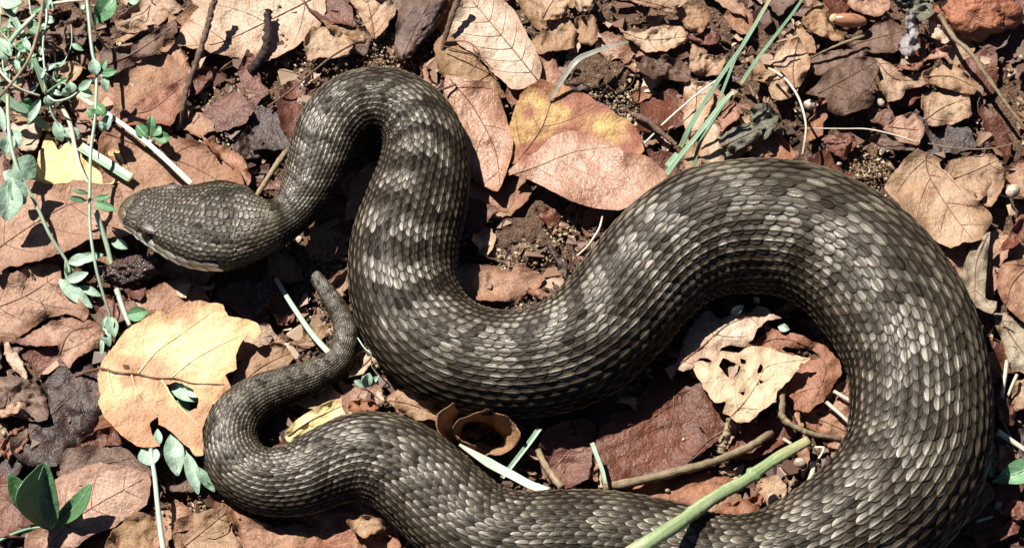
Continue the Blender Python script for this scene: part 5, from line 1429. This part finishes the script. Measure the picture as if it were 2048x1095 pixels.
def scrap_base(k):
    rn = random.Random(100 + k)
    c = (1024.0, 547.0)
    kind = k % 3
    if kind == 0:                                   # torn plate
        n = rn.randint(5, 8)
        poly = [(c[0] + math.cos(2 * math.pi * i / n + rn.uniform(-.25, .25)) * rn.uniform(22, 52), c[1] + math.sin(2 * math.pi * i / n + rn.uniform(-.25, .25)) * rn.uniform(18, 36)) for i in range(n)]
        rib = [(c[0] - 35, c[1] + rn.uniform(-8, 8)), (c[0], c[1] + rn.uniform(-5, 5)), (c[0] + 35, c[1] + rn.uniform(-8, 8))] if rn.random() < .5 else None
    elif kind == 1:                                 # part of a leaf with its tip
        o = ovate((c[0] - 55, c[1]), (c[0] + 60, c[1] + rn.uniform(-10, 10)), rn.uniform(52, 78), rn.uniform(.38, .52), 8, rn.uniform(-8, 8))
        cut = rn.randint(0, 3)
        poly = o[cut:len(o) - rn.randint(0, 3)]
        rib = [(c[0] - 45, c[1]), (c[0] + 5, c[1] + 1), (c[0] + 48, c[1] + 3)]
    else:                                           # narrow shred
        h = rn.uniform(9, 17)
        poly = [(c[0] - 45, c[1] - h * .4), (c[0] - 10, c[1] - h), (c[0] + 30, c[1] - h * .8), (c[0] + 52, c[1] + rn.uniform(-4, 4)), (c[0] + 20, c[1] + h * .7), (c[0] - 25, c[1] + h)]
        rib = None
    wv = rn.uniform(0.7, 1.9)

    def zf(X, Y, e):
        z = wv * nza(X / 45, Y / 45, k * 1.9) + 0.9 * wv * (0.25 - np.abs(nza(X / 26, Y / 26, k * 2.9))) + rn_c * np.clip(1 - e * 1.3, 0, 1) ** 2 * (0.4 + nza(X / 30, Y / 30, k * .7)) * 2 + fd * np.abs(Y - c[1]) / 30
        return z
    rn_c, fd = rn.uniform(0.2, 1.3), rn.uniform(-1.2, 1.2)
    V, F, ed, _ = sheet(poly, zf, 0.00016, 5.0, 2.0, (), k * 3.1, smooth=0.8 if kind == 1 else 0.15)
    o0 = at(1024, 547, 0.0)
    me = bpy.data.meshes.new('leaf_scrap')
    V = (V - o0) * np.array((1, math.cos(TILT), 1))
    V[:, 2] -= np.median(V[:, 2])
    me.from_pydata(V.tolist(), [], F)
    me.polygons.foreach_set('use_smooth', [True] * len(me.polygons))
    a = me.attributes.new('edge', 'FLOAT', 'POINT')
    a.data.foreach_set('value', np.asarray(ed, np.float32))
    me.materials.append(M['tan'])
    return me, kind


SHAPE_W = {0: 'torn', 1: 'pointed', 2: 'shredded'}
LANDMARK = [(60, 40, 'the bleached straw'), (90, 170, 'the green sprig'), (190, 90, 'the drooping stem'), (330, 140, 'the pink leaf'), (400, 120, 'the slanting twig'), (500, 40, 'the beige leaf'), (535, 80, 'the black stub'), (470, 220, 'the sandy clod'),
            (560, 240, 'the neck'), (650, 90, 'the thin twig'), (760, 60, 'the leaf fan'), (850, 50, 'the bark strip'), (980, 70, 'the veined leaf'), (1110, 70, 'the brown clod'), (1180, 150, 'the bent blade'), (1260, 70, 'the crumpled leaf'),
            (1340, 30, 'the shadowed leaf'), (1290, 230, 'the straw stub'), (1430, 160, 'the leaning grass'), (1510, 260, 'the grey leaf'), (1600, 200, 'the arching straw'), (1690, 45, 'the acorn'), (1820, 60, 'the grey flake'), (1960, 30, 'the rusty bark'),
            (1680, 180, 'the dull leaf'), (1800, 180, 'the notched leaf'), (1990, 200, 'the mossy twig'), (1720, 290, 'the horizontal straw'), (1905, 280, 'the moss clod'), (2025, 380, 'the shiny seed'), (1870, 400, 'the broad leaf'), (1950, 560, 'the olive leaf'),
            (2030, 620, 'the smooth leaf'), (2000, 780, 'the paired straws'), (2010, 960, 'the green shoot'), (1950, 1010, 'the curled leaf'), (2000, 1080, 'the red strip'), (1480, 650, 'the inner bend'), (1500, 770, 'the holed leaf'), (1640, 860, 'the joined stalk'),
            (1580, 950, 'the thick stalk'), (1370, 880, 'the red leaf'), (1300, 960, 'the dead stalk'), (1090, 900, 'the upright blade'), (960, 870, 'the scroll leaf'), (860, 800, 'the tan leaf'), (735, 770, 'the tiny sprout'), (640, 820, 'the yellow scrap'),
            (1040, 440, 'the soil clod'), (980, 560, 'the upright loop'), (1110, 570, 'the petal'), (740, 380, 'the neck arch'), (650, 560, 'the tail'), (590, 630, 'the white stalk'), (530, 590, 'the wet bark'), (260, 540, 'the glossy lump'),
            (340, 750, 'the yellow leaf'), (220, 650, 'the leaflets'), (80, 600, 'the blotched leaf'), (40, 450, 'the pinkish leaf'), (60, 820, 'the white flake'), (150, 830, 'the dark leaf'), (90, 1000, 'the dark sprout'), (220, 980, 'the shadowed pink leaf'),
            (320, 1020, 'the upright stem'), (430, 1040, 'the broken leaf'), (560, 1070, 'the tail loop'), (700, 1060, 'the rear bend')]
COL_W = {'pink': 'pinkish', 'tan': 'tan', 'brown': 'dull brown', 'red': 'red brown', 'dark': 'blackish brown', 'orange': 'rusty orange', 'pale': 'pale beige'}


def build_scraps():
    rn = random.Random(42)
    bases = [scrap_base(k) for k in range(30)]
    mats = ['pink'] * 18 + ['tan'] * 22 + ['brown'] * 20 + ['red'] * 26 + ['dark'] * 14 + ['orange'] * 12 + ['pale'] * 12
    # an irregular spread over the open ground, a little past the frame
    pts = []
    tries = 0
    dmin = 58.0
    while len(pts) < 300 and tries < 60000:
        tries += 1
        if tries % 6000 == 0:
            dmin *= 0.85
        x, y = rn.uniform(-130, 2180), rn.uniform(-130, 1230)
        if np.any(np.hypot(SNAKE_C[:, 0] - x, SNAKE_C[:, 1] - y) < SNAKE_C[:, 2] * 0.85):
            continue
        if any(math.hypot(x - a, y - b) < dmin for a, b in pts):
            continue
        hit = False
        for P, _l in HERO:
            if P[:, 0].min() < x < P[:, 0].max() and P[:, 1].min() < y < P[:, 1].max():
                c_ = P.mean(0)
                if in_poly(np.array([x]), np.array([y]), c_ + (P - c_) * 0.9)[0]:
                    hit = True
                    break
        if hit:
            continue
        pts.append((x, y))
    used = {}
    for (x, y) in pts[:300]:
        me, kind = bases[rn.randrange(30)]
        mk = rn.choice(mats)
        o = bpy.data.objects.new('leaf_scrap', me)
        col.objects.link(o)
        o.material_slots[0].link = 'OBJECT'
        o.material_slots[0].material = M[mk]
        p = at(x, y, 0.0)
        o.location = (p[0], p[1], rn.uniform(0.0012, 0.0032))
        s = rn.uniform(0.75, 1.8)
        o.scale = (s, s * rn.uniform(.8, 1.15), rn.uniform(.7, 1.2))
        o.rotation_euler = (rn.gauss(0, .12), rn.gauss(0, .12), rn.uniform(0, 6.28))
        near = sorted(LANDMARK, key=lambda m_: math.hypot(m_[0] - x, m_[1] - y))[:3]
        lab = '%s %s leaf scrap beside %s' % (SHAPE_W[kind], COL_W[mk], near[0][2])
        if lab in used:
            lab = '%s %s leaf scrap between %s and %s' % (SHAPE_W[kind], COL_W[mk], near[0][2], near[1][2])
        if lab in used:
            lab = '%s %s leaf scrap between %s and %s' % (SHAPE_W[kind], COL_W[mk], near[0][2], near[2][2])
        used[lab] = 1
        tag(o, lab, 'leaf scrap', 'scraps of dead leaves in the litter')


build_scraps()


def crumbs(name, n, sizes, mat, seed, centres=None, flat=0.6, z=(0.0, 0.001)):
    """many small angular bits in one object"""
    rn = np.random.RandomState(seed)
    ph = (1 + 5 ** .5) / 2
    ico = np.array([(-1, ph, 0), (1, ph, 0), (-1, -ph, 0), (1, -ph, 0), (0, -1, ph), (0, 1, ph), (0, -1, -ph), (0, 1, -ph), (ph, 0, -1), (ph, 0, 1), (-ph, 0, -1), (-ph, 0, 1)]) / 1.9
    fc = np.array([(0, 11, 5), (0, 5, 1), (0, 1, 7), (0, 7, 10), (0, 10, 11), (1, 5, 9), (5, 11, 4), (11, 10, 2), (10, 7, 6), (7, 1, 8), (3, 9, 4), (3, 4, 2), (3, 2, 6), (3, 6, 8), (3, 8, 9), (4, 9, 5), (2, 4, 11), (6, 2, 10), (8, 6, 7), (9, 8, 1)])
    V, F, rnd = [], [], []
    for i in range(n):
        if centres is not None:
            cx, cy, rx, ry = centres[rn.randint(len(centres))]
            x, y = cx + rn.normal() * rx * .5, cy + rn.normal() * ry * .5
        else:
            x, y = rn.uniform(-180, 2230), rn.uniform(-180, 1280)
        s = sizes[0] * (sizes[1] / sizes[0]) ** (rn.rand() ** 1.6) * S
        v = ico * rn.uniform(.65, 1.25, (12, 1)) * np.array((rn.uniform(.7, 1.5), rn.uniform(.6, 1.0), flat)) * s
        a = rn.uniform(0, 6.28)
        v = np.stack([v[:, 0] * math.cos(a) - v[:, 1] * math.sin(a), v[:, 0] * math.sin(a) + v[:, 1] * math.cos(a), v[:, 2]], 1)
        p = at(x, y, 0.0)
        p[2] = soil_z(p[0], p[1]) + rn.uniform(*z)
        V.append(v + p)
        F.append(fc + 12 * i)
        rnd.append(np.full(12, rn.rand()))
    m = NT(mat[0])
    r_ = m.attr('pick').outputs['Fac']
    c = m.ramp(r_, mat[1])
    c = m.mix(m.math('MULTIPLY', m.ramp(m.noise(1500, 3, .7), [(0.4, 1.0), (0.6, 0.0)]), 0.5), c, mat[2])
    m.l(c, m.b.inputs['Base Color'])
    m.b.inputs['Roughness'].default_value = 0.6
    m.bump(m.noise(2200, 3, .7), 0.6, 0.0005)
    o = mesh_obj(name, np.concatenate(V), np.concatenate(F).tolist(), m.m, attrs={'pick': np.concatenate(rnd)}, smooth=False)
    return o


def build_crumbs():
    o = crumbs('soil_crumbs', 9000, (2.0, 11.0), ('soil_crumb', [(0.0, (0.035, 0.017, 0.012)), (0.45, (0.10, 0.05, 0.03)), (0.8, (0.24, 0.13, 0.075)), (1.0, (0.42, 0.29, 0.18))], (0.03, 0.015, 0.01)), 5, z=(-0.0002, 0.0018))
    tag(o, 'dark crumbs of soil and humus between the dead leaves', 'soil', kind='stuff')
    cen = [(470, 230, 70, 60), (1045, 460, 80, 55), (1070, 440, 70, 50), (1020, 500, 60, 40), (460, 235, 60, 50), (1050, 450, 110, 60), (1050, 470, 90, 70), (660, 560, 50, 70), (690, 470, 40, 60), (1905, 275, 60, 40), (640, 90, 90, 50), (780, 90, 60, 40), (1230, 200, 90, 60), (1120, 70, 60, 50), (700, 1060, 70, 40), (1010, 600, 60, 30), (1720, 340, 60, 40), (380, 1050, 60, 40)]
    o = crumbs('sand_grains', 13000, (1.2, 5.5), ('sand_grain', [(0.0, (0.10, 0.055, 0.03)), (0.4, (0.30, 0.19, 0.10)), (0.75, (0.52, 0.40, 0.24)), (1.0, (0.78, 0.68, 0.48))], (0.08, 0.04, 0.025)), 6, cen, 0.55, (0.0003, 0.0036))
    tag(o, 'light sandy grains strewn on the bare soil patches', 'sand', kind='stuff')
    # soil pressed up along the snake
    ring = []
    QS = spline(SNAKE_C, 6)
    for k in range(1, len(QS) - 60):
        d = QS[k] - QS[k - 1]
        nn = np.array((-d[1], d[0])) / (math.hypot(d[0], d[1]) + 1e-9)
        for sg in (-1, 1):
            ring.append((QS[k, 0] + nn[0] * sg * QS[k, 2] * 1.02, QS[k, 1] + nn[1] * sg * QS[k, 2] * 1.02 + 6, 16, 16))
    o = crumbs('earth_crumbs', 5000, (1.8, 9.0), ('earth_crumb', [(0.0, (0.03, 0.014, 0.010)), (0.5, (0.10, 0.05, 0.03)), (0.85, (0.26, 0.15, 0.09)), (1.0, (0.45, 0.32, 0.20))], (0.03, 0.015, 0.01)), 15, ring, 0.6, (0.0012, 0.0042))
    tag(o, 'loose crumbs of earth pressed up along the snake', 'soil', kind='stuff')
    # tiny flat leaf crumbs
    rn = np.random.RandomState(9)
    V, F, pk, k0 = [], [], [], 0
    for i in range(5200):
        x, y = rn.uniform(-180, 2230), rn.uniform(-180, 1280)
        n = rn.randint(4, 7)
        a = np.sort(rn.uniform(0, 6.28, n))
        s = (4 + 20 * rn.rand() ** 2) * S
        v = np.stack([np.cos(a) * s * rn.uniform(.6, 1.6), np.sin(a) * s, rn.uniform(-.45, .45, n) * s], 1)
        t = rn.uniform(0, 6.28)
        v = np.stack([v[:, 0] * math.cos(t) - v[:, 1] * math.sin(t), v[:, 0] * math.sin(t) + v[:, 1] * math.cos(t), v[:, 2]], 1)
        p = at(x, y, 0.0)
        p[2] = soil_z(p[0], p[1]) + rn.uniform(0.001, 0.0042)
        up_ = np.array((0, 0, 0.0002))
        V.append(np.concatenate([v + p, v + p - up_]))
        F.append(tuple(range(k0, k0 + n)))
        F.append(tuple(range(k0 + 2 * n - 1, k0 + n - 1, -1)))
        for j in range(n):
            j2 = (j + 1) % n
            F.append((k0 + j2, k0 + j, k0 + n + j, k0 + n + j2))
        pk.append(np.full(2 * n, rn.rand()))
        k0 += 2 * n
    m = NT('leaf_crumb')
    c = m.ramp(m.attr('pick').outputs['Fac'], [(0.0, (0.05, 0.025, 0.018)), (0.35, (0.17, 0.08, 0.05)), (0.7, (0.36, 0.21, 0.13)), (1.0, (0.62, 0.47, 0.33))])
    m.l(m.mix(m.math('MULTIPLY', m.noise(900, 4, .7), 0.45), c, (0.06, 0.03, 0.02)), m.b.inputs['Base Color'])
    m.b.inputs['Roughness'].default_value = 0.55
    o = mesh_obj('leaf_crumbs', np.concatenate(V), F, m.m, attrs={'pick': np.concatenate(pk)}, smooth=False)
    tag(o, 'tiny crumbled bits of dead leaf over the whole ground', 'leaf crumbs', kind='stuff')
    # fine rootlets, each beside a different thing
    LM2 = list(LANDMARK)
    rn = random.Random(77)
    for i in range(46):
        x, y = rn.uniform(-20, 2070), rn.uniform(-20, 1100)
        a = rn.uniform(0, 6.28)
        pts = []
        for k in range(5):
            pts.append((x, y, rn.uniform(2.5, 6.5)))
            a += rn.uniform(-.6, .6)
            ln = rn.uniform(10, 30)
            x, y = x + math.cos(a) * ln, y + math.sin(a) * ln
        mk = rn.choice(['root', 'root', 'root_shadow_dark', 'dry'])
        nm = min(LM2, key=lambda m_: math.hypot(m_[0] - pts[2][0], m_[1] - pts[2][1]))
        LM2.remove(nm)
        nm = nm[2]
        stem('%s fine rootlet curling beside %s' % ({'root': 'reddish', 'root_shadow_dark': 'blackish', 'dry': 'tan'}[mk], nm), pts, rn.uniform(0.8, 1.9), mk, 'rootlet', 'rootlet', None, 1, (1, .5), 5, group='fine rootlets in the litter')


build_crumbs()
